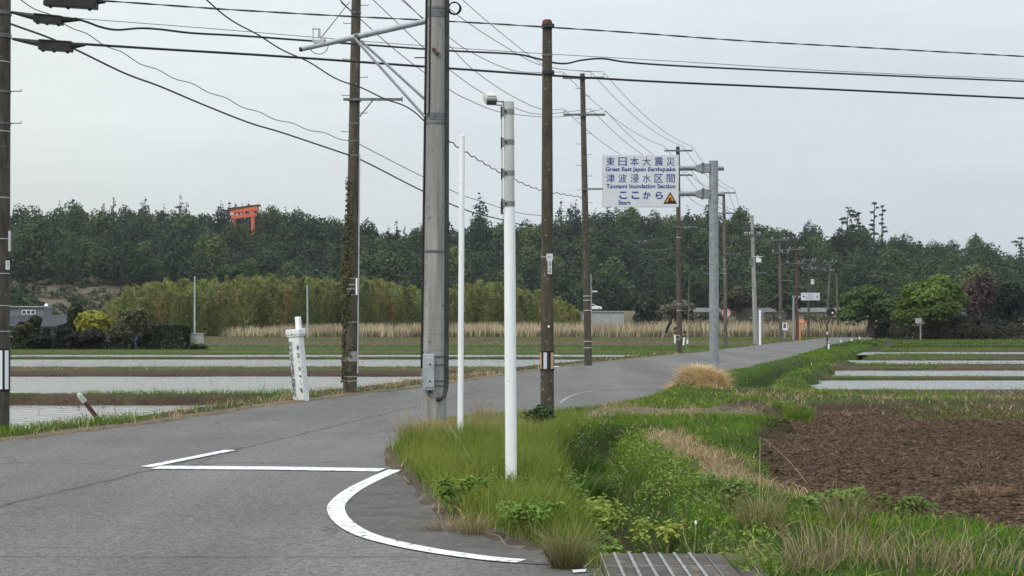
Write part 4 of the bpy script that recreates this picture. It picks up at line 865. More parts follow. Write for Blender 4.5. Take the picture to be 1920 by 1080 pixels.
t7, p7f, p7h, Y_7 = row_pole('p7', 'dark red brown pole just behind the far sign post', (1495,638), (1493,467), .12, .085, 'pole_red',
    [(468,1479,1507,(1480,1499,1506)), (494,1475,1505,(1476,1497,1504))], [(538,1490,1513)])
t8, p8f, p8h, Y_8 = row_pole('p8', 'dark pole with grey transformer behind the far blue lettered sign', (1515,632), (1518,486), .13, .09, 'pole_dark',
    [(505,1503,1530,(1504,1522,1529)), (488,1506,1530,(1507,1524,1529))], [(545,1515,1532)])
q = along(p8f, p8h, 530); obj('transformer', MB().tube([q + Vector((.3,-.1,-.15)), q + Vector((.3,-.1,.2))], .16, 10).box(q + Vector((.3,-.1,.28)), (.3,.1,.08)), M['insul'], t8)
t9, p9f, p9h, Y_9 = row_pole('p9', 'leaning grey pole with crossarms near the dark round mirror', (1549,628), (1557,490), .14, .10, 'pole_far',
    [(491,1546,1569,(1547,1560,1568)), (508,1545,1564,(1546,1558,1563))])
t10, p10f, p10h, Y_10 = row_pole('p10', 'bare grey pole with a short prop at its foot beyond the road bend', (1572,624), (1568,512), .15, .11, 'pole_far')
obj('prop', MB().tube([p10f + Vector((.55,0,0)), along(p10f, p10h, 598)], .07, 6), M['pole_far'], t10)
row_pole('p11', 'short dark pole at the road bend beside the dark bush', (1622,629), (1624,578), .11, .09, 'pole_dark')
# thin steel poles out in the fields
def plain_pole(label, base, top, r, mat, extra=None):
    fo, he, Y = pole_axis(*base, *top); t_ = thing('steel_pole', label, 'pole', fo); obj('shaft', shaft(fo, he, r, r*.75, 10), M[mat], t_, smooth=True)
    obj('cap', MB().tube([he, he + Vector((0,0,.03)), he + Vector((0,0,.05))], [r*.8, r*.8, .02], 10), M[mat], t_)
    if extra: extra(t_, fo, he, Y)
    return fo, he, Y
M['pale_steel'] = noisy('pale_green_grey_steel', (.30,.36,.36), (.38,.44,.44), 3, .5)
def ex576(t_, fo, he, Y): obj('splice_box', MB().box(he + Vector((-.5,0,-.5)), (.55,.15,.16)).box(he + Vector((-.75,0,-.95)), (.35,.15,.12)), M['black'], t_)
w365 = plain_pole('pale thin steel pole rising behind the clipped hedge and bamboo', (365,629), (365,519), .105, 'pale_steel')
w576 = plain_pole('pale thin steel pole behind the white leaning marker stake', (577,633), (576,536), .09, 'pale_steel', ex576)
def ex1109(t_, fo, he, Y): obj('lamp_arm', MB().box(he + Vector((.35,0,-.6)), (.7,.06,.06)), M['steel'], t_); obj('lamp', MB().box(he + Vector((.45,0,-2.0)), (.6,.2,.18)), M['insul'], t_)
plain_pole('thin steel pole with small lamp peeping from behind the double crossarm pole', (1110,626), (1108,514), .08, 'pole_pale', ex1109)
plain_pole('thin grey pole just east of the pole behind the sign board', (1291,627), (1292,517), .08, 'pole_far')
# long prop
pf = Vector((*G(1244,634), 0)); ph = P(1272, 566, pf.y - 3); t = thing('prop_pole', 'long dark inclined prop pole leaning in front of the reeds', 'pole', pf)
obj('shaft', MB().tube([pf - Vector((0,0,.2)), pf, ph], [.13,.13,.10], 10), M['pole_dark'], t, smooth=True); obj('footing', MB().tube([pf - (ph - pf).normalized()*.1, pf + (ph - pf).normalized()*.7], .16, 10), M['conc_far'], t, smooth=True)

# ------------------------------------------------------------------ cables
def spline(pts, n_=8): return [Vector(q) for q in smooth([tuple(p_) for p_ in pts], n_)]
def cable(name, label, pts, r, mat='cable', group=None, twist=0, cat='cable'):
    pts = [Vector(p_) for p_ in pts]; m_ = MB()
    if twist:
        total = sum((pts[i+1] - pts[i]).length for i in range(len(pts)-1)); k = max(len(pts), int(total / .18)); acc = [0]
        for i in range(len(pts)-1): acc.append(acc[-1] + (pts[i+1] - pts[i]).length)
        res = []
        for j in range(k + 1):
            s_ = acc[-1] * j / k; i = min(max(0, int(np.searchsorted(acc, s_)) - 1), len(pts) - 2); u_ = (s_ - acc[i]) / max(1e-6, acc[i+1] - acc[i]); res.append((pts[i].lerp(pts[i+1], u_), s_))
        for ph_ in ((0, math.pi) if twist > 1 else (0,)):
            m_.tube([q_ + Vector((0, math.cos(s_ * 5.5 + ph_), math.sin(s_ * 5.5 + ph_))) * (r * 1.1 if twist > 1 else .022) for q_, s_ in res], r, 5)
    else: m_.tube(pts, r, 6)
    return tag(obj(name, m_, M[mat], base=pts[0], smooth=True), label, cat, group)
def px_(lst, y0, y1, x0=None, x1=None):
    'photo polyline to space, depth running evenly from y0 to y1'
    x0 = lst[0][0] if x0 is None else x0; x1 = lst[-1][0] if x1 is None else x1
    return spline([P(a, b_, y0 + (y1 - y0) * (a - x0) / (x1 - x0)) for a, b_ in lst])
cable('telephone_wire', 'topmost thin twisted wire pair crossing to the brown pole cap', px_([(-60,-16),(60,-6),(200,2),(300,9),(430,18),(640,30),(860,41),(1026,51),(1180,61),(1400,77),(1600,88),(1980,109),(2500,135)], 22.6, 33), .008, 'cable', None, 2)
cable('telephone_cable', 'middle thick black cable with a dip beside each pole', px_([(140,34),(165,42),(190,51),(220,56),(262,53),(300,55),(360,62),(450,67),(560,75),(700,85),(840,95),(960,101),(1000,108),(1035,117),(1062,119),(1090,113),(1130,110),(1180,117),(1300,125),(1600,139),(1980,155),(2500,176)], 22.7, 33), .017)
cable('messenger_wire', 'thin support wire running just above the middle thick black cable', px_([(140,34),(400,54),(640,74),(840,89),(1026,101),(1300,117),(1600,135),(1980,151),(2500,172)], 22.7, 33), .0055, 'wire')
cable('telephone_cable', 'lowest thick black cable crossing level below the other two', px_([(145,82),(300,92),(500,104),(700,118),(840,128),(1026,141),(1250,154),(1500,165),(1980,187),(2500,208)], 22.7, 33), .020)
cable('telephone_cable', 'thick black cable sloping down from the edge pole to the ivy pole', px_([(12,42),(40,52),(90,70),(140,92),(233,137),(300,162),(383,197),(467,230),(533,250),(640,286),(662,293)], 22.6, 33.4), .016)
cable('telephone_cable', 'thick cable continuing from the ivy pole to the double crossarm pole', px_([(662,293),(700,311),(790,357),(871,393),(945,413),(977,421),(1013,426),(1038,426),(1098,421)], 33.4, 54.6), .017)
cable('telephone_wire', 'thin twisted wire sloping above the thick cable to the ivy pole', px_([(12,-14),(37,0),(120,43),(200,85),(283,127),(383,168),(500,217),(640,260),(662,264)], 22.6, 33.4), .008, 'cable', None, 1)
cable('telephone_wire', 'thin wire continuing from the ivy pole above the thick cable', px_([(662,264),(700,284),(790,330),(860,363),(900,377),(968,398),(1013,404),(1060,405),(1098,403)], 33.4, 54.6), .009)
cable('twisted_cable', 'dark spiral wrapped cable sloping across the ivy pole toward the concrete pole', px_([(350,-28),(385,0),(430,33),(470,60),(540,97),(600,130),(655,157),(700,176),(745,192),(770,207),(795,227)], 25.0, 28.0), .013, 'cable', None, 1)
cable('twisted_cable', 'spiral wrapped cable from the concrete pole to the double crossarm pole', px_([(795,227),(820,246),(843,264),(873,285),(940,325),(967,338),(1017,357),(1098,371)], 28.0, 54.6), .013, 'cable', None, 1)
g_ = 'power wires from the ivy pole to the double crossarm pole'; lb = 'thin power wire running from above the ivy pole to the double crossarm pole'
U, D = INS[('p2', 0)], INS[('p2', 1)]
for lst, e in (([(780,-75),(830,-37),(868,0),(917,43),(997,107),(1040,128)], U[2]), ([(735,-80),(800,-22),(860,30),(940,83),(1017,123)], U[1]), ([(640,-88),(700,-42),(753,0),(797,37),(842,70),(887,100),(967,133)], U[0]),
               ([(600,-150),(700,-55),(757,0),(797,40),(842,85),(890,133),(960,180),(1017,205)], D[0]), ([(620,-75),(700,0),(797,92),(842,130),(903,173),(967,203),(1017,214)], D[1]), ([(640,5),(678,38),(740,93),(797,137),(842,168),(880,188),(938,210),(1017,219),(1070,217)], D[2])):
    cable('power_line', lb, spline([P(a, b_, 33 + (a - 640) / 450 * 21.5) for a, b_ in lst] + [e]), .0105, 'wire', g_)
def span(a, b_, sag, r, label, group, name='power_line', mat='wire'):
    cable(name, label, [a.lerp(b_, k / 14) - Vector((0, 0, 4 * sag * (k/14) * (1 - k/14))) for k in range(15)], r, mat, group)
def run(k1, k2, lab, sag, r, rows=(0, 1)):
    for j in rows:
        if (k1, j) in INS and (k2, j) in INS:
            for a, b_ in zip(INS[(k1, j)], INS[(k2, j)]): span(a, b_, sag * (1 if j == 0 else 1.2), r, lab, lab)
run('p2', 'p3', 'power wire sagging from the double crossarm pole to the pole behind the sign', .38, .0095)
run('p3', 'p4', 'power wire from the pole behind the sign to the speed limit pole', .35, .011)
for a, b_ in zip(INS[('p4', 0)] + INS[('p4', 1)][:2], INS[('p5', 0)]): span(a, b_, .3, .011, 'power wire from the speed limit pole to the pale concrete pole', 'power wires to the pale concrete pole')
for a, b_ in zip(INS[('p5', 0)], INS[('p6', 0)] + INS[('p6', 1)][:2]): span(a, b_, .4, .012, 'power wire from the pale concrete pole to the notice board pole', 'power wires beyond the pale concrete pole')
run('p6', 'p7', 'power wire from the notice board pole to the red brown pole', .5, .013); run('p7', 'p8', 'power wire from the red brown pole to the transformer pole', .5, .014); run('p8', 'p9', 'power wire from the transformer pole to the leaning grey pole', .5, .015)
cable('telephone_cable', 'sagging cable between the double crossarm pole and the pole behind the sign', px_([(1104,422),(1138,447),(1180,476),(1218,488),(1249,485),(1276,472)], 54.6, 74.0), .020)
cable('telephone_wire', 'thin wire sagging just above the cable below the tsunami sign', px_([(1104,404),(1150,440),(1190,461),(1220,469),(1250,468),(1276,461)], 54.6, 74.0), .010, 'wire')
cable('telephone_cable', 'pale cable looping from the pole behind the sign to the speed limit pole', px_([(1276,472),(1300,494),(1322,512),(1342,516),(1361,507)], 74, 91.5), .022, 'wire')
cable('telephone_cable', 'cable sagging from the speed limit pole to the pale concrete pole', px_([(1361,507),(1380,530),(1398,539),(1416,530)], 91.5, 101), .02, 'wire')
cable('telephone_cable', 'cable sagging from the pale concrete pole to the notice board pole', px_([(1417,536),(1430,556),(1444,563),(1464,548)], 101, 114), .022, 'wire')
fo, he, Yw = w365; f5, h5, Yw5 = w576
cable('telephone_wire', 'low dark wire crossing the bamboo west of the white stake', px_([(-30,548),(60,555),(180,561),(245,562),(365,560),(480,553),(576,544)], 150, Yw5), .03, 'cable')
cable('telephone_wire', 'low dark wire crossing the bamboo east of the white stake', px_([(576,546),(690,553),(780,558),(960,562),(1110,557),(1291,541)], Yw5, 165), .028, 'cable')
cable('drop_wire', 'short taut wire from the pipe arm bracket up to the ivy pole', spline([fx + Vector((.02,0,.1)), P(625, 42, 27), P(655, 4, 33.3)]), .009, 'cable')
cable('drop_wire', 'short hooked wire hanging at the top of the ivy pole', spline([P(630, -10, 33.2), P(645, 8, 33.2), P(662, 24, 33.4)]), .014, 'cable')
# splice closures on the cables by the edge pole
def closure(label, xa, xb, ya, yb, dz, hgt, tails, Y):
    a, b_ = P(xa, ya, Y), P(xb, yb, Y); c = (a + b_) / 2; ang = -math.atan2(b_.z - a.z, b_.x - a.x); Lh = (b_ - a).length; rot = Matrix.Rotation(ang, 3, 'Y')
    t_ = thing('splice_closure', label, 'cable closure', c); m_ = MB().box(c, (Lh, .15, hgt), rot).box(c + Vector((0,0,hgt*.42)), (Lh*.94, .19, .02), rot)
    obj('casing', m_, M['black'], t_, bevel=.02)
    for s_, tl in zip((-1, 1), tails):
        e = c + rot @ Vector((s_ * Lh / 2, 0, hgt * .12)); obj('neck', MB().tube([e - rot @ Vector((s_*.02,0,0)), e.lerp(tl, .5), tl], [.052, .036, .02], 10), M['black'], t_, smooth=True)
    for k in (-.38, -.05, .36): obj('foot', MB().box(c + rot @ Vector((Lh*k, 0, -hgt*.55)), (.035, .05, .03), rot), M['black'], t_)
    return t_
closure('black cable closure with tapered ends on the middle thick cable', 65, 118, 34, 39, 0, .125, (P(22, 23, 22.6), P(150, 37, 22.6)), 22.55)
closure('black cable closure with tapered ends on the lowest thick cable', 74, 136, 84, 88, 0, .15, (P(24, 73, 22.6), P(160, 84, 22.6)), 22.5)
closure('large black box shaped closure cut by the top of the photo', 84, 183, -2, 5, 0, .20, (P(62, -14, 22.6), P(197, 4, 22.6)), 22.5)
# ------------------------------------------------------------------ lettering
def text_mb(body, x0, x1, zb, zt, y, fit_h=True, bold=0.0):
    'letters as a flat mesh filling the given width; x0..x1 wide, baseline block zb..zt, facing the viewer'
    c = bpy.data.curves.new('lettering', 'FONT'); c.body = body; c.offset = bold; c.extrude = 0.0; c.resolution_u = 3
    o = bpy.data.objects.new('lettering', c); COL.objects.link(o); bpy.context.view_layer.update()
    me = bpy.data.meshes.new_from_object(o.evaluated_get(bpy.context.evaluated_depsgraph_get()))
    vs = [tuple(v.co) for v in me.vertices]; fs = [tuple(p.vertices) for p in me.polygons]
    bpy.data.objects.remove(o); bpy.data.curves.remove(c); bpy.data.meshes.remove(me)
    m_ = MB()
    if not vs: return m_
    ax_, bx_ = min(v[0] for v in vs), max(v[0] for v in vs); az_, bz_ = min(v[1] for v in vs), max(v[1] for v in vs)
    m_.add([(x0 + (v[0]-ax_)/(bx_-ax_)*(x1-x0), y, zb + (v[1]-az_)/(bz_-az_)*(zt-zb)) for v in vs], fs); return m_
def flat(name, mb, mat, parent):
    o = obj(name, mb, mat, parent)
    for p_ in o.data.polygons:
        if p_.normal.y > 0: p_.flip()
    return o
# ------------------------------------------------------------------ the big sign on its post
Ys = 37.5; u = Ys / F
def SX(px): return (px - 960) * u
def SZ(py): return CAMZ - (py - HOR) * u
pz0 = zat(SX(1338), Ys); t = thing('road_sign', 'large white sign board with blue tsunami lettering on a galvanised post', 'road sign', (SX(1338), Ys, pz0))
post = obj('post', MB().tube([(SX(1339), Ys, pz0 - .4), (SX(1338), Ys, SZ(303))], [.118, .112], 24), M['galv'], t, smooth=True)
obj('cap', MB().tube([(SX(1338), Ys, SZ(303)), (SX(1338), Ys, SZ(302)), (SX(1338), Ys, SZ(301))], [.118, .118, .09], 24), M['galv'], post, smooth=True)
for py in (315.5, 363.5):
    zc = SZ(py); ar = obj('arm', MB().tube([(SX(1150), Ys - .02, zc), (SX(1357), Ys - .02, zc)], [.060, .060], 16), M['galv'], t, smooth=True)
    obj('gusset', MB().prism([(SX(1303), zc + .06), (SX(1316), zc + .115), (SX(1330), zc + .105), (SX(1330), zc - .105), (SX(1316), zc - .115), (SX(1303), zc - .06)], Ys - .10, Ys + .07), M['galv'], ar, bevel=.008)
    obj('flange', MB().box((SX(1317), Ys - .02, zc), (.022, .24, .27)), M['steel'], ar)
    for s_ in (-1, 1): obj('bolt', MB().disc((SX(1317), Ys - .12, zc + s_ * .10), .018, .05, (1,0,0), 8), M['steel'], ar)
bx0, bx1, bz0, bz1 = SX(1130), SX(1271.5), SZ(389), SZ(291.5)
brd = obj('board', MB().box(((bx0+bx1)/2, Ys - .12, (bz0+bz1)/2), (bx1-bx0, .03, bz1-bz0)), M['sign_white'], t, bevel=.006)
obj('rim', MB().box(((bx0+bx1)/2, Ys - .10, bz0 + .01), (bx1-bx0 + .012, .05, .02)).box(((bx0+bx1)/2, Ys - .10, bz1 - .01), (bx1-bx0 + .012, .05, .02)).box((bx0 + .004, Ys - .10, (bz0+bz1)/2), (.02, .05, bz1-bz0-.04)).box((bx1 - .004, Ys - .10, (bz0+bz1)/2), (.02, .05, bz1-bz0-.04)), M['bar'], brd)
for py in (315.5, 363.5): obj('rail', MB().box(((bx0+bx1)/2, Ys - .085, SZ(py)), (bx1-bx0-.1, .03, .08)), M['galv'], brd)
yl = Ys - .1385
def row(chars, xs, wd, top, bot, bold):
    m_ = MB()
    for ch, x in zip(chars, xs):
        k = text_mb(ch, SX(x - wd/2), SX(x + wd/2), SZ(bot), SZ(top), yl, bold=bold); m_.add(k.v, k.f)
    return m_
flat('lettering', row('東日本大震災', [1144,1166.5,1189,1211.5,1234,1256.5], 15.6, 296, 312, .005), M['blue'], brd)
flat('lettering', text_mb('Great East Japan Earthquake', SX(1134.5), SX(1265.5), SZ(324.2), SZ(314.4), yl, bold=.026), M['blue'], brd)
flat('lettering', row('津波浸水区間', [1144,1166.5,1189,1211.5,1234,1256.5], 15.6, 327.3, 343.3, .005), M['blue'], brd)
flat('lettering', text_mb('Tsunami Inundation Section', SX(1136), SX(1265.5), SZ(354), SZ(345.8), yl, bold=.026), M['blue'], brd)
flat('lettering', row('ここから', [1167.5,1190.5,1212,1235], 14.5, 360, 374, .03), M['blue'], brd)
flat('lettering', text_mb('Start', SX(1158.5), SX(1181.5), SZ(384.6), SZ(376.6), yl, bold=.026), M['blue'], brd)
tri = [(SX(1242.5), SZ(383)), (SX(1268.5), SZ(383)), (SX(1255.5), SZ(360.5))]
flat('warning_triangle', MB().add([(x, yl, z) for x, z in tri], [(0,1,2)]), M['black'], brd)
flat('amber_panel', MB().add([(x, yl - .004, z) for x, z in [(SX(1246.6), SZ(380.6)), (SX(1264.4), SZ(380.6)), (SX(1255.5), SZ(365.0))]], [(0,1,2)]), M['orange'], brd)
wv = [(1246.6,380.7),(1250,379.6),(1253,377),(1252.3,373.5),(1255,371.3),(1258,371.6),(1259.5,373.2),(1256.5,373.4),(1256.6,375.6),(1259,377.3),(1262.2,376.8),(1264.5,380.7)]
flat('wave_emblem', MB().add([(SX(a), yl - .007, SZ(b_)) for a, b_ in wv], [tuple(range(len(wv)))]), M['black'], brd)

# ------------------------------------------------------------------ white posts on the island
bxp, byp = G(958.5, 908); Yp = byp; zp = zat(bxp, byp); t = thing('sensor_post', 'thick white post with strap clamps and a small boxy lamp on top', 'post', (bxp, byp, zp))
fpt, tpt = Vector((bxp, byp, zp)), P(954, 191, Yp)
def onp(py): k = ((CAMZ - (py - HOR)/F*Yp) - fpt.z) / (tpt.z - fpt.z); return fpt.lerp(tpt, k)
obj('post', MB().tube([onp(392), onp(300), tpt], [.0505, .0505, .050], 24), M['white_grey'], t, smooth=True)
obj('lower_sleeve', MB().tube([fpt - Vector((0,0,.2)), onp(800), onp(600), onp(389)], [.0565, .0565, .056, .0545], 24), M['white'], t, smooth=True)
for py in (210, 267, 325, 382):
    p_ = onp(py); cl = obj('clamp', MB().ring(p_, .0535, .05, 24).box(p_ + Vector((-.062,-.01,0)), (.035,.03,.085)), M['bar'], t, smooth=True); obj('bolt', MB().disc(p_ + Vector((-.035,-.058,0)), .011, .02, (0,1,0), 8).box(p_ + Vector((-.075,-.02,-.005)), (.012,.02,.11)), M['black'], cl)
obj('conduit', MB().tube([onp(196) + Vector((-.072,-.01,0)), onp(402) + Vector((-.072,-.01,0))], .0075, 8), M['white_grey'], t, smooth=True)
obj('conduit_end', MB().tube([onp(378) + Vector((-.074,-.012,0)), onp(402) + Vector((-.074,-.012,0))], .012, 8), M['rust'], t)
tp = onp(197); lmp = P(919, 185, Yp); obj('bracket', MB().tube([tp + Vector((-.05,0,.0)), Vector((lmp.x + .05, Yp, tp.z + .0))], .007, 6).tube([tp + Vector((-.05,0,.035)), Vector((lmp.x + .06, Yp, tp.z + .035))], .007, 6).box(tp + Vector((-.053,0,.0)), (.012,.03,.09)), M['bar'], t)
rl = Matrix.Rotation(R(8), 3, 'Y') @ Matrix.Rotation(R(28), 3, 'X') @ Matrix.Rotation(R(18), 3, 'Z'); lh = obj('lamp_head', MB().box(lmp, (.115, .13, .075), rl).box(lmp + rl @ Vector((0,.0,.045)), (.095, .11, .02), rl), M['white_grey'], t, bevel=.012)
obj('lens', MB().box(lmp + rl @ Vector((.0,-.04,-.04)), (.085, .045, .005), rl).box(lmp + rl @ Vector((0,-.068,-.012)), (.09,.008,.04), rl), M['lens'], lh)
q = onp(905) + Vector((0,-.06,.0)); scrawl(t, q + Vector((-.03,0,.03)), .04, .12, 3, 5, 'wire', .004, name='grass_stain')
bxq, byq = G(863, 830); zq = zat(bxq, byq); t = thing('thin_post', 'thin plain white post in tall grass beside the concrete pole', 'post', (bxq, byq, zq)); tq = P(866.5, 256, byq)
obj('post', MB().tube([Vector((bxq,byq,zq-.3)), Vector((bxq,byq,zq)), tq], [.039,.039,.036], 18), M['white'], t, smooth=True)
obj('cap', MB().tube([tq, tq + Vector((0,0,.012)), tq + Vector((0,0,.02))], [.038,.038,.02], 18), M['white'], t, smooth=True)

# ------------------------------------------------------------------ leaning marker stake, rusty stake
bs = Vector((*G(565, 752), 0)); Yk = bs.y; uk = Yk / F; top = P(554, 619, Yk); ax_ = (top - bs).normalized(); sd_ = Vector((ax_.z, 0, -ax_.x)); M3 = Matrix((sd_, Vector((0,1,0)), ax_)).transposed() @ Matrix.Rotation(R(-24), 3, 'Z')
t = thing('marker_stake', 'flaking white square stake leaning over, hand painted characters down one face', 'marker stake', bs); ln = (top - bs).length
m_ = MB(); wb, wt = .178, .158
def frustum(m_, z0, z1, w0, w1, d0, d1):
    vs = [bs + M3 @ Vector((sx_*w_/2, sy_*d_/2, z_)) for z_, w_, d_ in ((z0, w0, d0), (z1, w1, d1)) for sx_, sy_ in ((-1,-1),(1,-1),(1,1),(-1,1))]
    return m_.add(vs, [(0,3,2,1),(4,5,6,7),(0,1,5,4),(1,2,6,5),(2,3,7,6),(3,0,4,7)])
shaft_ = obj('shaft', frustum(MB(), -.25, ln - .14, .262, .245, .20, .19), M['chip_white'], t, bevel=.012)
hd = MB(); frustum(hd, ln - .138, ln - .10, .27, .32, .22, .25); frustum(hd, ln - .098, ln + .02, .32, .325, .25, .26); obj('head', hd, M['chip_white'], t, bevel=.02)
st = MB(); frustum(st, ln + .02, ln + .26, .10, .095, .09, .085); so_ = obj('top_stub', st, M['white'], t, bevel=.01)
for v in so_.data.vertices: v.co += M3 @ Vector((.08, .0, 0))
wr = MB()
for i, ch in enumerate('おいてせやなはまとの早みち'):
    k = text_mb(ch, -.045, .045, 0, .085, 0, bold=.02); z_ = ln - .30 - i * .098 * (ln - .2) / 1.42; wr.add([bs + M3 @ Vector((v[0] - .078, -.1085 + (ln - z_)*-.0035, z_ + v[2])) for v in k.v], k.f)
flat('hand_lettering', wr, M['ink'], shaft_)
wr = MB(); r_ = np.random.default_rng(4)
for i in range(26):
    z_ = .1 + (ln - .35) * r_.random(); wr.add([bs + M3 @ (Vector((.09 + r_.normal()*.018, -.1087 + (ln - z_)*-.0035, z_)) + Vector((a*r_.uniform(.006,.016), 0, b_*r_.uniform(.008,.024)))) for a, b_ in ((-1,-.6),(.7,-1),(1,.5),(-.4,1))], [(0,1,2,3)])
flat('flaked_patches', wr, M['rust' if False else 'wire'], shaft_)
br = Vector((*G(184, 786), 0)); Yr_ = br.y; tr = P(146, 737, Yr_ - .3); d_ = (tr - br).normalized(); t = thing('rusty_stake', 'rusty leaning iron stake capped with a pale plastic tip by the flooded paddy', 'stake', br)
obj('stake', MB().tube([br - d_*.35, br + d_*.32, br + d_*.40], [.040, .036, .03], 10), M['rust'], t, smooth=True); obj('neck', MB().tube([br + d_*.395, br + d_*.46], [.045, .043], 12), M['white_grey'], t, smooth=True)
M['tip'] = noisy('pale_green_plastic', (.36,.42,.30), (.48,.54,.42), 6, .35); obj('tip', MB().tube([br + d_*.45, br + d_*.53, br + d_*.56, br + d_*.575], [.040,.040,.032,.015], 12), M['tip'], t, smooth=True)
obj('tie', MB().tube([br + d_*.36 + Vector((.02,-.03,0)), br + d_*.36 + Vector((.11,-.04,.05)), br + d_*.36 + Vector((.22,-.04,-.03))], .006, 5), M['wire'], t)

# ------------------------------------------------------------------ ditch cover at the near edge
t = thing('ditch_cover', 'brown worn ditch cover with pale metal bars at the bottom of the photo', 'ditch cover', (.99, 9.75, .02))
obj('slab', MB().box((.99, 9.55, -.03), (.83, 1.5, .13)), M['slab'], t, bevel=.008); obj('kerb_block', MB().box((1.50, 9.6, -.02), (.17, 1.35, .12)), M['slab'], t, bevel=.02)
for px in (1124, 1149.5, 1177, 1205, 1233, 1261, 1289, 1317): x_ = G(px, 1044)[0]; obj('bar', MB().box((x_, 9.55, .041), (.020 if px > 1130 and px < 1310 else .008, 1.49, .005)), M['bar' if px < 1310 else 'steel'], t)
obj('joint_strip', MB().box((.99, G(0, 1072)[1], .036), (.80, .012, .004)), M['bar'], t)

# ------------------------------------------------------------------ small roadside things far along the road
def disc_face(c, r, th, y_axis=(0,1,0)): return MB().disc(c, r, th, y_axis, 24)
c = P(1362, 587, 91.0); t = thing('speed_limit_sign', 'round speed limit 40 sign with red rim strapped to a pole', 'road sign', c)
f_ = obj('disc', disc_face(c, .27, .03), M['white'], t); obj('red_rim', MB().tube([c + Vector((math.cos(a)*.225, -.022, math.sin(a)*.225)) for a in [2*math.pi*i/28 for i in range(29)]], .034, 6), M['red'], f_)
flat('numerals', text_mb('40', c.x - .135, c.x + .135, c.z - .11, c.z + .11, c.y - .022, bold=.03), M['blue'], f_); obj('strap', MB().box(c + Vector((0,.1,0)), (.25, .06, .05)), M['steel'], t)
def ground_thing(name, label, cat, px, py, group=None): X, Y = G(px, py); b_ = Vector((X, Y, 0)); return thing(name, label, cat, b_, group), b_, Y, Y / F
t, b_, Y, k_ = ground_thing('scale_post', 'white post with a grey slatted panel behind it beside the pale concrete pole', 'marker post', 1425, 647)
obj('post', MB().tube([b_ - Vector((0,0,.2)), b_ + Vector((0,0,66*k_))], .075, 10), M['white'], t, smooth=True); pn = MB(); pn.box(b_ + Vector((-.28,.12,40*k_)), (.05,.04,50*k_)).box(b_ + Vector((.22,.12,40*k_)), (.05,.04,50*k_))
for i in range(9): pn.box(b_ + Vector((-.03,.12,(18 + i*5.4)*k_)), (.5,.03,.09))
obj('slatted_panel', pn, M['pole_pale'], t)
t, b_, Y, k_ = ground_thing('notice_board', 'small white upright notice board with a blue panel on a short post', 'notice board', 1471, 634)
obj('post', MB().tube([b_ - Vector((0,0,.2)), b_ + Vector((0,0,16*k_))], .08, 8), M['pole_pale'], t); bb = obj('board', MB().box(b_ + Vector((0,-.05,22*k_)), (8.2*k_, .05, 13.5*k_)), M['white'], t)
flat('panel', MB().box(b_ + Vector((0,-.085,23*k_)), (5*k_, .01, 8.5*k_)), M['blue_sheet'], bb)
t, b_, Y, k_ = ground_thing('road_sign', 'distant white sign with small blue lettering on a grey bent arm', 'road sign', 1488, 638); tz = 84*k_
obj('post', MB().tube([b_ - Vector((0,0,.2)), b_ + Vector((0,0,tz))], [.115,.095], 12), M['galv'], t, smooth=True); obj('arm', MB().tube([b_ + Vector((-.1,0,tz-.1)), b_ + Vector((49*k_,0,tz-.1))], .05, 8).tube([b_ + Vector((.1,0,tz-.62)), b_ + Vector((10*k_,0,tz-.15))], .035, 8), M['pipe_grey'], t, smooth=True)
bc = P(1519.5, 556, Y - .1); bb = obj('board', MB().box(bc, (35*k_, .05, 14*k_)), M['sign_white'], t); scrawl(bb, bc + Vector((-1.5*k_,-.032,3.2*k_)), 3*k_, 2.6*k_, 1, 21, 'blue', .05)
r_ = np.random.default_rng(8); m_ = MB()
for z_, h_, xs in ((3.4, 2.4, np.arange(-8.5, 8, 2.5)), (-.6, 3.2, np.arange(-9, 8, 2.9)), (-4.4, 1.2, np.arange(-8, 8, 1.7))):
    for x_ in xs:
        for j in range(3): m_.box(bc + Vector(((x_ + r_.uniform(-.6,.6))*k_, -.033, (z_ + r_.uniform(-.35,.35)*h_)*k_)), ((r_.uniform(.5,1.5) if j else .45)*k_, .006, (.4 if j else h_*.8)*k_))
obj('lettering', m_, M['blue'], bb); obj('arrow', MB().prism([(bc.x - 15*k_, bc.z), (bc.x - 12.5*k_, bc.z + 2.4*k_), (bc.x - 12.5*k_, bc.z - 2.4*k_)], bc.y - .036, bc.y - .03).box(bc + Vector((-11.5*k_,-.033,0)), (2.4*k_,.006,1.4*k_)), M['ink'], bb)
M['greenmk'] = noisy('green_mark', (.05,.10,.05), (.08,.14,.07), 5); obj('emblem', MB().prism([(bc.x + 10.5*k_, bc.z - 1*k_), (bc.x + 15*k_, bc.z - 1*k_), (bc.x + 12.6*k_, bc.z + 2.6*k_)], bc.y - .036, bc.y - .03).box(bc + Vector((12.7*k_,-.033,-2.6*k_)), (4*k_,.006,.7*k_)), M['greenmk'], bb)
t, b_, Y, k_ = ground_thing('traffic_mirror', 'round orange backed traffic mirror on an orange post', 'traffic mirror', 1500, 639)
obj('post', MB().tube([b_ - Vector((0,0,.2)), b_ + Vector((0,0,42*k_))], .07, 10), M['orange_paint'], t, smooth=True); mc = b_ + Vector((3.2*k_, -.12, 36*k_)); mh = obj('mirror', MB().disc(mc, 5.3*k_, .07, (.35,1,0), 22), M['orange_paint'], t, smooth=True)
obj('face', MB().disc(mc + Vector((-.05,-.05,0)), 3.2*k_, .03, (.35,1,0), 20), M['amber_strip'], mh); obj('bracket', MB().box(b_ + Vector((1.2*k_, -.05, 36*k_)), (.25,.06,.06)), M['steel'], t)
t, b_, Y, k_ = ground_thing('traffic_mirror', 'round dark traffic mirror on a thin dark post at the road edge', 'traffic mirror', 1551, 656)
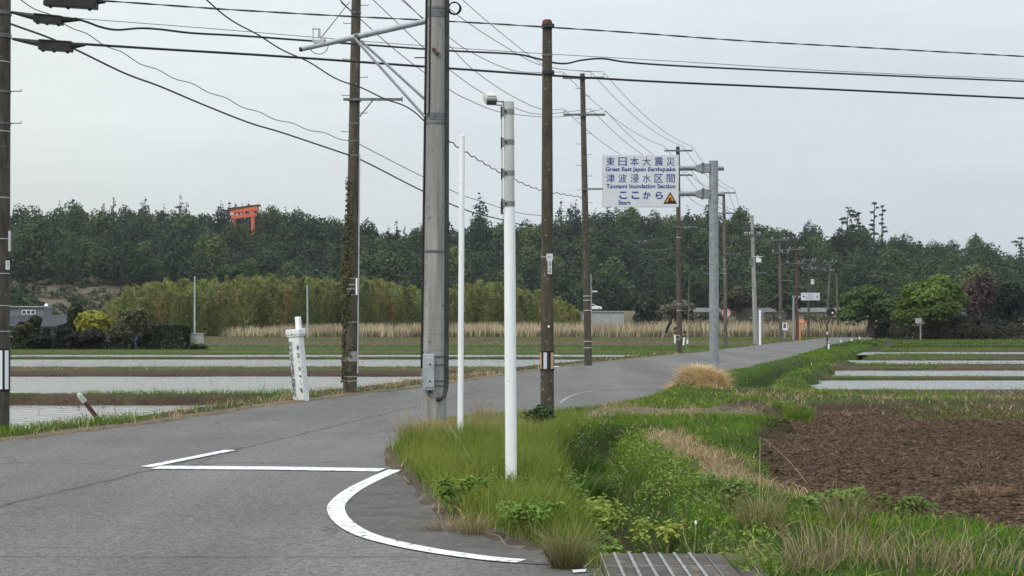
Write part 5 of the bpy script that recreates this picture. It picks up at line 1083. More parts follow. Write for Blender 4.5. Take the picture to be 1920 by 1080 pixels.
obj('post', MB().tube([b_ - Vector((0,0,.2)), b_ + Vector((0,0,32*k_)), b_ + Vector((-.02,0,52*k_))], [.042,.042,.035], 10), M['black'], t, smooth=True); obj('reflective_band', MB().tube([b_ + Vector((0,0,29*k_)), b_ + Vector((0,0,34*k_))], .046, 10), M['insul'], t)
mc = P(1558, 585.5, Y - .05); mh = obj('mirror', MB().disc(mc, .235, .06, (-.2,1,.08), 26), M['black'], t, smooth=True); obj('face', MB().disc(mc + Vector((.08,-.04,-.03)), .05, .02, (0,1,0), 14), M['white'], mh)  # small white disc is a bright reflection painted onto the black mirror
obj('rim', MB().tube([mc + Vector((math.cos(a)*.23, -.02 - .2*-.0, math.sin(a)*.23)) for a in [2*math.pi*i/26 for i in range(27)]], .018, 6), M['maroon'], mh); obj('bracket', MB().tube([b_ + Vector((0,0,46*k_)), mc + Vector((0,.03,-.15))], .025, 6), M['black'], t)
dl_ = ['delineator standing next to the dark mirror post, largest of four', 'white delineator second along the verge past the dark mirror post', 'white delineator third along the verge past the dark mirror post', 'white delineator last along the verge at the road bend']
for i, (px, p0, p1) in enumerate([(1553.7, 657, 641), (1577, 645, 635), (1597, 641.5, 632.5), (1611.5, 638.5, 629.5)]):
    t, b_, Y, k_ = ground_thing('delineator', dl_[i], 'delineator', px, p0, 'white delineators along the verge'); h_ = (p0 - p1) * k_
    o_ = obj('post', MB().tube([b_ - Vector((0,0,.2)), b_ + Vector((0,0,h_*.85)), b_ + Vector((0,0,h_*.97)), b_ + Vector((0,0,h_))], [.045,.045,.04,.02], 10), M['white'], t, smooth=True); obj('reflector', MB().disc(b_ + Vector((0,-.048,h_*.86)), .04, .02, (0,1,0), 12), M['maroon'], t)
for lab, px, p0, hh_, mk in (('white stake topped by a dark round reflector west of the pole behind the sign', 1265.5, 644, 28, 1), ('slanted white stake just east of the pole behind the sign', 1281, 647, 24, 1), ('short white stake with grey top farther east of that pole', 1289, 645, 14, 0)):
    t, b_, Y, k_ = ground_thing('reflector_stake', lab, 'marker stake', px, p0); tp_ = b_ + Vector(((3 if px == 1281 else 0)*k_, 0, hh_*k_))
    obj('stake', MB().tube([b_ - Vector((0,0,.2)), b_ + (tp_ - b_)*.6], .055, 8), M['white'], t, smooth=True)
    if mk: obj('plate', MB().box(b_ + (tp_-b_)*.7, (6*k_,.04,2.6*k_)), M['maroon'], t); obj('reflector', MB().disc(tp_ - Vector((0,.03,0)), 3*k_, .05, (0,1,0), 16), M['maroon'], t)
    else: obj('cap', MB().tube([b_ + (tp_-b_)*.6, tp_], .06, 8), M['pole_pale'], t)
X_, Y_ = G(1273, 647); t = thing('frame_tag', 'small square wire frame tag strapped to the pole behind the sign', 'tag', P(1271, 632.5, Y_3 - .2)); c = P(1271, 632.5, Y_3 - .2)
obj('frame', MB().box(c + Vector((0,0,.09)), (.2,.02,.02)).box(c + Vector((0,0,-.09)), (.2,.02,.02)).box(c + Vector((-.1,0,0)), (.02,.02,.16)).box(c + Vector((.1,0,0)), (.02,.02,.16)), M['white_grey'], t)
t, b_, Y, k_ = ground_thing('board_sign', 'plain pale sign plate on a grey post before the big round tree', 'sign', 1726, 637)
obj('post', MB().tube([b_ - Vector((0,0,.2)), b_ + Vector((0,0,41*k_))], .055, 8), M['pole_pale'], t); obj('plate', MB().box(b_ + Vector((-4.5*k_,-.08,35.5*k_)), (12*k_,.03,10*k_)), M['conc_far'], t)

# ------------------------------------------------------------------ raised road, wall and car in the distance
Ye = 236.0
em = []; ex = np.arange(30*0 + 12, 190, 4.0); prof = [(-10,-1.4),(-4,1.6),(-1.5,3.0),(7,3.0),(14,-1.4)]
EV = np.array([[(x_, Ye + dy, z_ + (fbm(np.array([x_]), np.array([dy*3.]), 4, 3)[0]-.5)*.5*(dy < -2)) for dy, z_ in prof] for x_ in ex]).reshape(-1, 3); n_ = len(prof); ii = np.arange(len(ex)-1)[:,None]*n_ + np.arange(n_-1)[None]; ii = ii.ravel()
EQ = np.stack([ii, ii+n_, ii+n_+1, ii+1], -1); EC = np.tile(np.array([(.07,.075,.035),(.09,.085,.05),(.13,.11,.08),(.12,.12,.12),(.05,.06,.03)]), (len(ex),1))
structure(link('road_embankment', fast_mesh('road_embankment', EV, EQ, EC, gm)))
t = thing('bridge_parapet', 'long pale concrete bridge parapet crossing behind the far poles', 'bridge', P(1460, 584, Ye - 11)); Yb_ = Ye - 11; xa_, xb_ = P(1288, 0, Yb_).x, P(1626, 0, Yb_).x; z1, z0_ = P(0, 577, Yb_).z, P(0, 585, Yb_).z
pa = obj('parapet', MB().box(((xa_+xb_)/2, Yb_, (z1+z0_)/2), (xb_-xa_, .4, z1-z0_)), M['conc_far'], t); obj('deck', MB().box(((xa_+xb_)/2, Yb_ + 3.2, z0_ - .35), (xb_-xa_, 6, .68)), M['pole_pale'], t)
for px in (1330, 1400, 1470, 1540, 1610): x_ = P(px, 0, Yb_).x; obj('pier', MB().box((x_, Yb_ + 3, (z0_-.7)/2 - .8), (1.2, 3.5, z0_ - .7 + 1.6)), M['conc_far'], t)
for i in range(12): obj('joint_post', MB().box((xa_ + (xb_-xa_)*(i+.5)/12, Yb_ - .21, (z1+z0_)/2), (.12, .05, z1-z0_ + .06)), M['pole_pale'], pa)
t = thing('retaining_wall', 'grey stained retaining wall below the distant road', 'wall', P(1140, 596, Ye - 13)); xw, xv = P(1086, 0, Ye-13).x, P(1170, 0, Ye-13).x; zt_, zb_ = P(0, 585.5, Ye-13).z, P(0, 597, Ye-13).z - 1.2
obj('wall', MB().box(((xw+xv)/2, Ye - 12.6, (zt_+zb_)/2), (xv-xw, .6, zt_-zb_)), M['conc_far'], t); obj('coping', MB().box(((xw+xv)/2, Ye - 12.65, zt_ + .06), (xv-xw + .2, .8, .12)), M['pole_pale'], t)
# car, nose towards the east
cb = Vector((P(1113.5, 0, Ye).x, Ye, 3.0 + .02)); t = thing('parked_car', 'small white car on the distant raised road behind the double crossarm pole', 'car', cb)
sc_ = .62
bd = [(-2.0,.32),(-2.0,.85),(-1.9,1.0),(-1.55,1.42),(-.2,1.46),(.75,1.0),(1.75,.86),(1.95,.65),(1.95,.32)]
body = obj('body', MB().prism([(cb.x + x_*sc_, cb.z + z_*sc_*1.15) for x_, z_ in bd], cb.y - .75, cb.y + .75), M['car_white'], t, bevel=.06)
wd = [(-1.5,1.02),(-1.3,1.34),(-.75,1.36),(-.75,1.02)]; w2 = [(-.62,1.02),(-.62,1.36),(-.2,1.35),(.45,1.02)]
for q_ in (wd, w2): obj('window', MB().prism([(cb.x + x_*sc_, cb.z + z_*sc_*1.15) for x_, z_ in q_], cb.y - .765, cb.y - .73), M['glass'], body)
obj('headlight', MB().box(cb + Vector((1.93*sc_,-.55,.5)), (.06,.3,.12)), M['insul'], t)
for x_ in (-1.2, 1.25):
    wl = obj('wheel', MB().disc(cb + Vector((x_*sc_,-.70,.2)), .2, .18, (0,1,0), 16), M['black'], t); obj('rim', MB().disc(cb + Vector((x_*sc_,-.80,.2)), .12, .02, (0,1,0), 12), M['bar'], wl)

# ------------------------------------------------------------------ houses
Yh = 205.0
def HXp(px): return P(px, 0, Yh).x
def HZp(py): return P(0, py, Yh).z
t = thing('house', 'grey house with flat upper storey and a strip of three white windows', 'house', (HXp(45), Yh, -1.2))
obj('lower_wall', MB().box(((HXp(-60)+HXp(112))/2, Yh + 4, (HZp(606)-1.2)/2), (HXp(112)-HXp(-60), 7, HZp(606)+1.2)), M['wall_house'], t)
rf = obj('roof', MB().add([(HXp(-70), Yh-.6, HZp(611)),(HXp(128), Yh-.6, HZp(611)),(HXp(116), Yh+3.2, HZp(592)),(HXp(-62), Yh+3.2, HZp(592)),(HXp(-70), Yh+8, HZp(611)),(HXp(128), Yh+8, HZp(611)),(HXp(-70),Yh-.6,HZp(613.5)),(HXp(128),Yh-.6,HZp(613.5))], [(0,1,2,3),(3,2,5,4),(1,5,2),(0,3,4),(6,7,1,0)]), M['roof'], t)
up = obj('upper_storey', MB().box(((HXp(-60)+HXp(69))/2, Yh + 5, (HZp(574)+HZp(594))/2), (HXp(69)-HXp(-60), 3.5, HZp(574)-HZp(594))), M['wall_house'], t); obj('eaves', MB().box(((HXp(-60)+HXp(70))/2, Yh + 5, HZp(574.6)), (HXp(70)-HXp(-60), 4.1, .18)), M['conc_far'], up)
wn = obj('window', MB().box((HXp(39.5), Yh + 3.22, HZp(585)), (26*Yh/F, .06, 8.5*Yh/F)), M['white'], up)
for px in (31, 39.5, 48): obj('pane', MB().box((HXp(px), Yh + 3.17, HZp(585)), (6.2*Yh/F, .05, 5.6*Yh/F)), M['glass'], wn)
obj('roof_ribs', MB().box((HXp(30), Yh + 3.2, HZp(591.6)), (HXp(118)-HXp(-62), .25, .15)), M['steel'], rf)
dsh = obj('satellite_dish', MB().tube([(HXp(67.5), Yh+4.5, HZp(574)), (HXp(67.5), Yh+4.5, HZp(571))], .05, 6).disc((HXp(67.8), Yh + 4.4, HZp(572)), .28, .06, (.3,1,-.2), 16), M['white'], up)
t = thing('house', 'pale walled house glimpsed between the bare tree and evergreen at the edge', 'house', P(1900, 640, 175)); Y7 = 175.0; xa_, xb_ = P(1812, 0, Y7).x, P(1990, 0, Y7).x
obj('wall', MB().box(((xa_+xb_)/2, Y7 + 3, (P(0,596,Y7).z - 1)/2), (xb_-xa_, 6, P(0,596,Y7).z + 1)), M['wall_pale'], t); zr_ = P(0,596,Y7).z
obj('roof', MB().add([(xa_-.4,Y7-.4,zr_),(xb_+.4,Y7-.4,zr_),(xb_,Y7+3,zr_+1.1),(xa_,Y7+3,zr_+1.1),(xb_+.4,Y7+6.4,zr_),(xa_-.4,Y7+6.4,zr_)], [(0,1,2,3),(3,2,4,5),(0,3,5),(1,4,2)]), M['roof'], t)
for px in (1835, 1862, 1908): obj('window', MB().box((P(px,0,Y7).x, Y7 - .02, P(0,612,Y7).z), (1.0,.06,.9)), M['glass'], t)

# ------------------------------------------------------------------ garden at the west edge of the fields
def plant(name, label, cat, px, base, arr_fn, Y=None, trunk=None, leafname='foliage', group=None):
    if Y is None: X, Y = G(px, base)
    else: X = P(px, 0, Y).x
    t_ = thing(name, label, cat, (X, Y, 0), group); return t_, Y / F
def add_leaves(t_, blobs, n_, size, col, name='crown', **kw): v, q_, c_ = leaves(blobs, n_, size, col, **kw); return link(name, fast_mesh(name, v, q_, c_, LEAF), t_)
def add_stem(t_, pts, rr, name='trunk', mat='bark'):
    b_ = Vector(t_['_base']); return obj(name, MB().tube([Vector(p_) + b_ for p_ in pts], rr, 8), M[mat], t_, smooth=True)
Yg = 84.0; k_ = Yg / F
def shrub(name, label, cat, px, w_px, top, base, col, n_, size=.16, seed=0, Y=Yg, sub=.5, stem=True, lob=9, mat=None, boxy=0, cname='foliage'):
    k = Y / F; zb = CAMZ - (base - HOR) * k; X = P(px, 0, Y).x; t_ = thing(name, label, cat, (X, Y, zb)); h_ = (base - top) * k; r = w_px * k / 2
    if stem: add_stem(t_, [(0,0,-.3),(0.05*r,0,h_*.4),(.1*r,0,h_*.75)], [r*.12+.02, r*.08+.015, .015], 'stem')
    bl = lobes(r*.92, h_*.48, h_*.52, lob, sub, .9, seed, .75 if cname == 'crown' else .35)
    if cname == 'foliage':
        for i in range(6): bl.append(((i - 2.5)/3*r*.85, rt.uniform(-.2, .2)*r, h_*rt.uniform(.05, .22), r*.34, r*.34, h_*.25))
    add_leaves(t_, bl, int(n_*1.4), size*1.1, col, cname); return t_, h_, r
# clipped hedge block
k = k_; X0, X1 = P(291,0,Yg).x, P(352,0,Yg).x; t = thing('hedge', 'dark clipped box hedge standing before the pale block wall', 'hedge', ((X0+X1)/2, Yg, 0)); n_ = 5200; h_ = 43*k; w_ = X1 - X0
face = RNG.integers(0, 3, n_); uu, vv_ = RNG.uniform(-.5,.5,n_), RNG.random(n_); c_ = np.stack([np.where(face == 2, np.sign(uu)*.5*w_, uu*w_), np.where(face == 0, -.5, RNG.uniform(-.5,.5,n_)), np.where(face == 1, h_, vv_*h_)], -1); c_ += RNG.normal(size=c_.shape)*.035; c_[:,2] -= .10*np.abs(uu*2)**5; c_ *= np.array([1,1,1])
nn = np.stack([(face==2)*np.sign(uu), -1.0*(face==0), 1.0*(face==1)],-1) + RNG.normal(size=(n_,3))*.5; nn /= np.linalg.norm(nn,axis=1)[:,None]; u_ = np.cross(nn,RNG.normal(size=(n_,3))); u_ /= np.linalg.norm(u_,axis=1)[:,None]; v_ = np.cross(nn,u_); s_ = RNG.uniform(.03,.06,n_)[:,None]
hc_ = np.repeat((np.array([(.020,.040,.016)])*RNG.uniform(.6,1.5,(n_,1)))[:,None,:],4,1).reshape(-1,3)
link('foliage', fast_mesh('foliage', np.stack([c_-u_*s_,c_-v_*s_,c_+u_*s_,c_+v_*s_],1).reshape(-1,3), np.arange(n_*4).reshape(-1,4), hc_, LEAF), t); add_stem(t, [(0,0,-.1),(0,0,h_*.8)], [.06,.03], 'stem')
X0, X1 = P(352,0,Yg+.6).x, P(381,0,Yg+.6).x; hb_ = 28*k; t = thing('block_wall', 'short pale grey block wall end beside the clipped hedge', 'wall', ((X0+X1)/2, Yg + .6, 0)); wl = obj('wall', MB().box(((X0+X1)/2, Yg + .6, hb_/2 - .1), (X1-X0, .35, hb_ + .2)), M['block'], t); obj('coping', MB().box(((X0+X1)/2, Yg + .6, hb_ + .03), (X1-X0 + .05, .42, .06)), M['block'], t)
for i in range(4): obj('mortar_course', MB().box(((X0+X1)/2, Yg + .423, hb_*(i+.7)/4.4), (X1-X0-.01, .006, .005)), M['steel'], wl)
X0, X1 = P(193,0,Yg+1.4).x, P(276,0,Yg+1.4).x; t = thing('sheet_fence', 'weathered blue metal sheet fence showing between garden shrubs', 'fence', ((X0+X1)/2, Yg + 1.4, 0)); fm = MB(); nn_ = 26
fm.add([(X0 + (X1-X0)*i/nn_, Yg + 1.4 + (.03 if i % 2 else -.03), z_) for i in range(nn_+1) for z_ in (-.1, 26*k)], [(2*i,2*i+2,2*i+3,2*i+1) for i in range(nn_)]); obj('sheeting', fm, M['blue_sheet'], t)
for i in range(4): obj('post', MB().tube([(X0 + (X1-X0)*i/3, Yg + 1.47, -.1), (X0 + (X1-X0)*i/3, Yg + 1.47, 27*k)], .03, 8), M['pole_dark'], t)
t, h_, r = shrub('tree', 'bright yellow green tree above the garden shrubs near the grey house', 'tree', 178, 80, 572, 640, (.175,.185,.022), 3400, .17, 3, Yg + 5, .42, True, 16, cname='crown')
t, h_, r = shrub('topiary_pine', 'cloud pruned garden pine with a pale stem below the roof', 'tree', 68, 34, 590, 618, (.045,.07,.022), 1100, .12, 5, Yg + 1, .5, False, 7, cname='crown')
add_stem(t, [(.1,-.1,-.9),(-.05,-.1,-.3),(.05,0,.3)], [.07,.05,.03], 'trunk', 'pole_pale'); add_stem(t, [(-.02,-.1,-.35),(.22,-.1,.05)], [.035,.02], 'limb', 'pole_pale'); add_stem(t, [(-.05,-.1,-.4),(-.3,-.1,0)], [.035,.02], 'limb', 'pole_pale')
shrub('shrub', 'olive green rounded shrub between edge pole and cloud pruned pine', 'shrub', 38, 52, 603, 656, (.05,.06,.022), 1500, .15, 6)
shrub('shrub', 'very dark wide shrub around the stem of the cloud pruned pine', 'shrub', 78, 60, 616, 656, (.022,.032,.017), 1500, .14, 7, Yg + .5)
shrub('shrub', 'dark purplish shrub directly below the yellow green tree, wide and low', 'shrub', 165, 74, 616, 656, (.038,.038,.026), 2000, .14, 8)
shrub('shrub', 'dark green shrub between the tan gap and the purplish shrub', 'shrub', 122, 46, 611, 656, (.024,.034,.018), 1500, .14, 9, Yg + .8)
shrub('shrub', 'brown green open shrub in front of the blue sheet fence', 'shrub', 228, 46, 604, 655, (.055,.055,.030), 1300, .14, 10)
shrub('shrub', 'brown green shrub squeezed against the west side of the clipped hedge', 'shrub', 276, 38, 607, 656, (.045,.048,.026), 1200, .14, 11, Yg + .3)
shrub('shrub', 'low green bushlet at the foot of the block wall', 'shrub', 373, 36, 645, 657, (.03,.05,.02), 500, .09, 12, Yg - .3)
shrub('shrub', 'low dark plant in front of the hedge end by the wall', 'shrub', 362, 18, 643, 657, (.028,.042,.018), 350, .08, 13, Yg - .6)
shrub('shrub', 'straggling olive bush behind the pine and beside the roof end', 'shrub', 136, 34, 566, 640, (.045,.055,.022), 1300, .22, 14, Yg + 22)
shrub('shrub', 'pale green bush between the yellow green tree and the bamboo', 'shrub', 250, 60, 572, 640, (.07,.075,.028), 1500, .22, 15, Yg + 22)
shrub('tree', 'round mid green tree beside the edge pole below the brown slope', 'tree', 32, 76, 532, 600, (.035,.06,.022), 1500, .40, 16, 215, .45, True, 12, cname='crown')
shrub('tree', 'bright green rounded tree on the slope just above the bamboo grove', 'tree', 445, 96, 489, 545, (.048,.085,.02), 1900, .42, 17, 226, .42, True, 14, cname='crown')
shrub('bush', 'dark rounded bush in front of the retaining wall and distant road', 'bush', 1214, 52, 557, 603, (.028,.036,.02), 1500, .30, 18, 200, .45, True, 11)
shrub('bush', 'pale brown leafless looking thicket beside the dark rounded bush', 'bush', 1272, 66, 560, 604, (.105,.10,.06), 1500, .28, 19, 204, .5, True, 11)
shrub('tree', 'brown tinged round tree behind the speed limit sign', 'tree', 1385, 84, 533, 596, (.062,.058,.026), 1800, .38, 20, 222, .42, True, 13, cname='crown')
shrub('tree', 'dull olive tree behind the far blue lettered sign', 'tree', 1480, 92, 540, 596, (.045,.05,.024), 1700, .38, 21, 220, .45, True, 12, cname='crown')
for i, (px, w_, tp_, cl_, lb_) in enumerate([(1330, 60, 586, (.06,.06,.032), 'dull scrub bush left of the speed limit pole foot'.replace('left', 'west')), (1445, 70, 588, (.055,.055,.035), 'dark scrub bush behind the white slatted scale post'), (1535, 70, 590, (.06,.06,.03), 'brown scrub bush under the parapet beside the dark mirror'), (1595, 60, 592, (.075,.075,.04), 'pale scrub bush under the parapet near the road bend')]):
    shrub('bush', lb_, 'bush', px, w_, tp_, 612, cl_, 900, .24, 30 + i, 165, .5)

# ------------------------------------------------------------------ trees east of the road
Yt = 128.0
t, h_, r = shrub('tree', 'big round green tree with thick ivy clad trunk east of the road', 'tree', 1750, 150, 504, 626, (.06,.105,.016), 10500, .17, 41, Yt, .30, False, 36, cname='crown')
add_stem(t, [(0,0,-1.2),(.05,0,.4),(.1,0,1.6),(.2,0,3.2)], [.62,.55,.40,.2]); add_stem(t, [(0,0,.9),(-.9,.2,2.4)], [.22,.08], 'limb'); add_stem(t, [(0.05,0,1.0),(1.1,-.1,2.6)], [.22,.08], 'limb')
add_leaves(t, [(0,0,-.2,.85,.8,1.2),(.05,0,.9,.7,.6,.9)], 1100, .16, (.02,.03,.014), 'trunk_ivy')
shrub('tree', 'spreading dark green tree between road bend and the big round tree', 'tree', 1632, 132, 528, 622, (.05,.09,.022), 4800, .22, 42, 142, .40, True, 17, cname='crown')
t, h_, r = shrub('bush', 'tall dark conical bush standing at the corner of the far field', 'bush', 1651, 30, 592, 638, (.020,.026,.014), 1100, .13, 43, Yt - 2, .5)
shrub('shrub', 'olive creeper covered shrub behind the dark conical bush', 'shrub', 1672, 44, 590, 638, (.04,.05,.02), 1200, .14, 44, Yt + 1, .5)
t, h_, r = shrub('tree', 'reddish brown sparse tree beside the big round green tree', 'tree', 1842, 104, 498, 634, (.075,.05,.04), 2300, .18, 45, Yt + 4, .36, False, 20, cname='crown')
for i in range(9):
    a_ = rt.uniform(0, 6.28); add_stem(t, [(rt.uniform(-.8,.8), 0, -.6), (math.cos(a_)*r*.4, .2, h_*.45), (math.cos(a_)*r*.7, math.sin(a_)*r*.5, h_*rt.uniform(.7,.98))], [.07,.04,.012], 'limb')
shrub('tree', 'dark glossy evergreen at the photo edge in front of the pale house', 'tree', 1895, 72, 520, 634, (.018,.034,.015), 2600, .18, 46, Yt + 2, .40, True, 15, cname='crown')
shrub('shrub', 'dark dense shrub under the reddish brown sparse tree', 'shrub', 1822, 130, 590, 640, (.020,.026,.015), 2600, .15, 47, Yt + 1.5, .45)
hx_ = [(1700, 1740), (1740, 1800), (1800, 1865), (1865, 1940)]
X0, X1 = P(1680,0,Yt-1).x, P(1960,0,Yt-1).x; t = thing('hedge', 'long untrimmed brown green hedge along the far edge of the east field', 'hedge', ((X0+X1)/2, Yt - 1, 0)); w_ = X1 - X0
add_leaves(t, [((i/59-.5)*w_, rt.uniform(-.5,.6), .45 + rt.uniform(-.2,.2), .5, .5, .7 + rt.uniform(-.2,.2)) for i in range(60)], 12000, .10, (.052,.048,.027), 'foliage', varc=.35); add_stem(t, [(0,0,-.2),(0,0,.6)], [.05,.03], 'stem')

# ------------------------------------------------------------------ plants in the near verge
def blade_thing(name, label, cat, px, py, n_, h_, spread, lean, cols, wd=.008, group=None, Y=None):
    X, Y = G(px, py); z_ = zat(X, Y); t_ = (X, Y, z_)
    a = RNG.uniform(0, 6.28, n_); q_ = spread * np.sqrt(RNG.random(n_)); k = RNG.random(n_)
    arr = blades(np.cos(a)*q_, np.sin(a)*q_, np.full(n_, -.02), RNG.uniform(.5, 1.1, n_)*h_, RNG.uniform(.6,1.2,n_)*wd, RNG.uniform(.15, 1, n_)*lean, cmixr(cols[0], cols[1], k)*RNG.uniform(.7,1.3,n_)[:,None], None, .8, a + RNG.normal(size=n_)*.5)
    o_ = link(name, fast_mesh(name, *arr, GRASS), None, t_); return tag(o_, label, cat, group)
SG, TN, OG = (.15,.16,.05), (.36,.29,.16), (.09,.12,.03)
for lab, px, py, n_, h_, sp, le, c_, wd in [
    ('arching grey green grass tuft at the tip of the island near the ditch cover', 1062, 1064, 420, .32, .09, 1.1, (SG, (.24,.21,.11)), .007),
    ('pale dry clump of cut stalks at the bottom edge, fullest of them', 1570, 1058, 150, .36, .34, .8, (TN, (.26,.21,.13)), .009),
    ('dry cut stalk clump with curved stems near the bottom corner', 1840, 1066, 90, .34, .30, 1.2, (TN, (.22,.20,.11)), .009),
    ('fine green and straw grass tuft with one tall stalk beside the field', 1425, 1004, 260, .36, .14, .9, (SG, TN), .006),
    ('feathery green straw tuft behind the cut stalk clump', 1580, 1000, 190, .34, .14, .7, (OG, TN), .006),
    ('bleached dead grass tuft on the kerb side of the island', 838, 992, 220, .22, .12, 1.3, ((.27,.19,.12), TN), .007),
    ('pale dry tuft below the thick white post', 888, 1002, 160, .26, .08, .9, (TN, SG), .007),
    ('small dead weed lying on the road shoulder', 742, 986, 60, .12, .08, 1.6, ((.2,.15,.1), (.13,.1,.07)), .006),
    ('tan feathery plume grass at the foot of the concrete pole', 800, 838, 420, .48, .28, 1.0, (TN, (.33,.2,.10)), .007),
    ('tall tan plume of dead grass between the two white posts', 908, 806, 170, .52, .12, .5, (TN, (.36,.27,.16)), .007),
    ('matted pale stalk clump at the bottom edge just beside the bright leafy clump', 1475, 1070, 130, .26, .30, 1.5, (TN, (.24,.19,.12)), .008),
    ('straggling dry stalk clump between the fullest cut stalks and the bottom corner', 1705, 1066, 150, .30, .36, 1.2, (TN, (.25,.20,.12)), .008),
    ('brown withered tuft on the edge of the ploughed soil near the photo edge', 1850, 900, 170, .14, .26, 1.3, ((.33,.21,.12), (.25,.16,.10)), .008),
    ('bright green leafy grass clump beside the ditch cover corner', 1412, 1074, 260, .16, .13, .8, (GR, (.14,.22,.03)), .005)]:
    blade_thing('grass_tuft', lab, 'grass tuft', px, py, n_, h_, sp, le, c_, wd)
# big straw heap round the sign post
v = []
X, Y, = 4.35, 35.2; n_ = 4200; cc_ = RNG.integers(0, 6, n_); cx_, cy_ = np.array([0,-.35,.3,.1,-.15,.45])[cc_], np.array([-.6,.2,.5,1.0,-1.3,-.4])[cc_]; x_, y_ = RNG.normal(X + cx_, .22, n_), RNG.normal(Y + cy_, .5, n_); z_ = land(x_, y_)[0]; dd_ = np.hypot((x_-X)/.8, (y_-Y)/1.7); hh_ = .20*np.exp(-dd_**2)
arr = blades(x_ - X, y_ - Y, z_ + hh_*.4*RNG.random(n_), .08 + hh_*RNG.uniform(.2,1.0,n_)*(.4 + 1.1*fbm(x_, y_, .35, 7)), RNG.uniform(.012,.022,n_), RNG.uniform(.8,2.6,n_), cmixr((.70,.54,.30), (.48,.34,.18), RNG.random(n_))*RNG.uniform(.7,1.25,n_)[:,None], None, .8, np.arctan2(y_-Y, x_-X) + RNG.normal(size=n_)*.6)
tag(link('straw_heap', fast_mesh('straw_heap', *arr, GRASS), None, (X, Y, 0)), 'golden heap of dead straw around the foot of the sign post', 'straw heap')
blade_thing('weed_clump', 'dark green weed clump on the flank of the straw heap', 'weed', 1385, 738, 500, .38, .35, 1.0, ((.035,.055,.02), (.07,.075,.035)), .016)
blade_thing('weed_clump', 'dark feathery weed clump at the corner of the ploughed field', 'weed', 1385, 838, 130, .30, .34, 1.0, ((.05,.08,.028), (.09,.12,.05)), .005)
blade_thing('weed_clump', 'deep green grassy clump beside the dark ditch mouth', 'weed', 1100, 818, 700, .32, .42, 1.0, ((.06,.12,.022), (.10,.19,.03)), .016)
blade_thing('weed_clump', 'deep green drooping clump hanging over the ditch below the brown pole', 'weed', 1062, 862, 700, .36, .42, 1.5, ((.06,.11,.025), (.12,.20,.035)), .020)
# tall single stalks
def stalk(label, a, b_, Y, bend, r=.004, head=0, col=None):
    A_, B_ = P(*a, Y), P(*b_, Y); pts = [A_.lerp(B_, k/8) + Vector((bend*math.sin(math.pi*k/8), 0, 0)) for k in range(9)]; m_ = MB().tube(pts, [r*(1-.5*k/8) for k in range(9)], 5)
    if head:
        for k in range(14): q_ = pts[-1].lerp(pts[-3], k/14); m_.tube([q_, q_ + Vector((RNG.normal()*.025, RNG.normal()*.02, -.03))], [.003,.001], 4)
    return tag(obj('dry_stalk', m_, M['stalk'], base=A_), label, 'stalk')
M['stalk'] = noisy('dry_stalk', (.30,.25,.14), (.42,.36,.22), 12, .8)
stalk('tallest upright dry stalk in front of the ploughed field', (1424, 975), (1425, 818), 11.8, .0, .005); stalk('dry stalk bending away from the tallest stalk across the field', (1512, 905), (1432, 822), 13.8, .03, .004)
stalk('leaning yellow grass stem crossing in front of the grass island', (905, 915), (836, 790), 15.5, .04, .004, 1); stalk('long yellow stem arching over the metal box pole foot', (868, 880), (800, 742), 18, .03, .004, 1); stalk('thin stem leaning toward the road over the plume grass', (850, 850), (755, 760), 19, -.04, .004, 1)
stalk('thin dry stem beside the thin white post', (880, 800), (876, 745), 20.5, .0, .004); stalk('straight thin stem rising from the cut stalk clump', (1585, 1040), (1583, 960), 10.9, .01, .004); stalk('slanted stem rising above the cut stalk clump', (1530, 1045), (1585, 960), 10.8, .02, .004)
stalk('pale bent stem standing behind the ditch cover', (1302, 1046), (1280, 985), 10.6, -.02, .004); stalk('curved pale stem at the ditch cover corner', (1352, 1064), (1335, 1018), 10.4, -.03, .005); stalk('leaning stem between straw and green grass', (1400, 960), (1352, 885), 12.2, -.02, .004)
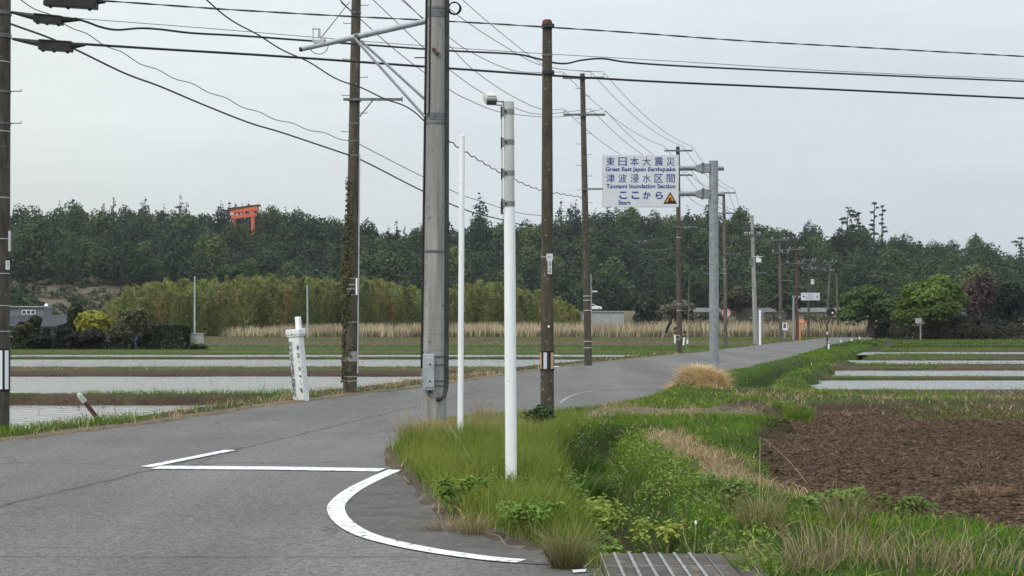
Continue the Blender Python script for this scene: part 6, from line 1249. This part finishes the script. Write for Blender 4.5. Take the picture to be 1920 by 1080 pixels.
# leafy weeds: broad leaves on branching stems
def leafy(label, px, py, h_, r, n_, col, size, seed, dz=0):
    X, Y = G(px, py); z_ = zat(X, Y) + dz; t_ = thing('leafy_weed', label, 'weed', (X, Y, z_)); rr_ = np.random.default_rng(seed); B = []
    for i in range(7): a = rr_.uniform(0, 6.28); q_ = r * rr_.uniform(.2, .85); B.append((math.cos(a)*q_, math.sin(a)*q_, h_*rr_.uniform(.45, .9), r*.42, r*.42, h_*.28)); add_stem(t_, [(0,0,-.05), (math.cos(a)*q_*.6, math.sin(a)*q_*.6, h_*.4), B[-1][:3]], [.006,.005,.003], 'stem', 'stalk')
    fo_ = add_leaves(t_, B, int(n_*1.2), size*.85, np.array(col)*1.15, 'foliage', up=.9, jit=.5, elong=1.7, shell=.35, varc=.2); fo_.data.materials[0] = GRASS; return t_
YL = (.20,.25,.045)
for lab, px, py, h_, r, n_, c_, s_, sd2 in [
    ('yellow green weed spilling from the ditch bank opposite the thick white post', 1105, 905, .34, .30, 700, YL, .030, 21), ('yellow leaved weed halfway between the white post and tall stalk', 1160, 968, .36, .32, 760, YL, .030, 22), ('broad clump of light leaved weed upslope of the ditch', 1215, 1000, .30, .30, 620, YL, .030, 23), ('dark leaved weed low in the ditch near its cover', 1120, 1000, .30, .22, 480, (.10,.155,.035), .036, 24), ('light leaved weed on the bank just above the ditch cover corner', 1260, 1020, .26, .24, 420, (.14,.20,.035), .034, 25),
       ('yellow green leafy weed arching over the ditch mid way', 1112, 945, .50, .34, 800, YL, .034, 1), ('yellow leaved weed mass above the ditch cover', 1180, 1030, .42, .38, 950, YL, .034, 2),
    ('darker broad leaved weed right behind the ditch cover edge'.replace('right behind', 'just behind'), 1130, 1040, .26, .22, 420, (.11,.175,.035), .032, 3), ('small yellow green leafy weed near the tall stalk', 1245, 975, .34, .26, 480, YL, .032, 4),
    ('dark leafy weed under the tall stalk', 1375, 975, .34, .20, 380, (.10,.155,.035), .032, 5), ('mid green leafy weed at the kerb below the thick white post', 990, 1010, .26, .24, 560, (.13,.20,.035), .028, 6),
    ('bright leafy weed on the road side below the white post', 870, 965, .28, .22, 460, (.12,.19,.03), .028, 7), ('leafy weed tangle at the back of the ditch', 1075, 905, .42, .26, 520, (.11,.175,.035), .030, 8),
    ('light green broad leaved weed at the field side of the bank', 1560, 965, .24, .28, 300, (.11,.17,.035), .04, 9), ('low leafy weed by the corner of the ploughed field', 1690, 965, .22, .30, 280, (.10,.14,.03), .036, 10),
    ('dark leafy weed hanging round the foot of the brown pole', 1008, 812, .34, .30, 520, (.035,.07,.02), .045, 11)]:
    leafy(lab, px, py, h_, r, n_, c_, s_, sd2)
X, Y = G(1302, 1010); t = thing('white_flower', 'small white clover like flower among the bank grass', 'flower', (X, Y, zat(X, Y))); add_stem(t, [(0,0,0),(.01,0,.22)], [.003,.002], 'stem', 'stalk'); obj('flower_head', MB().tube([Vector((X + .01, Y, zat(X, Y) + z_)) for z_ in (.21,.22,.235,.245)], [.003,.010,.009,.003], 8), M['white'], t, smooth=True)
# green stubble of a weed by the soil heap at the field corner
blade_thing('weed_clump', 'bright grass clump growing on the near corner of the field bank', 'weed', 1500, 775, 260, .30, .22, .7, (GR, (.12,.17,.03)), .016)

# ------------------------------------------------------------------ air between here and the hill
hzm = bpy.data.materials.new('haze'); hzm.use_nodes = True; tn = hzm.node_tree; tn.nodes.clear(); ho = tn.nodes.new('ShaderNodeOutputMaterial'); hv = tn.nodes.new('ShaderNodeVolumePrincipled')
hv.inputs['Color'].default_value = (.80, .88, 1.0, 1); hv.inputs['Density'].default_value = HAZE; hv.inputs['Anisotropy'].default_value = 0.0; tn.links.new(hv.outputs[0], ho.inputs['Volume'])
if HAZE > 0:
    hz_ = obj('haze', MB().box((0, 265, 22), (1000, 760, 50)), hzm); tag(hz_, None, None, None, 'stuff')
for o_ in bpy.data.objects:
    if '_base' in o_: del o_['_base']
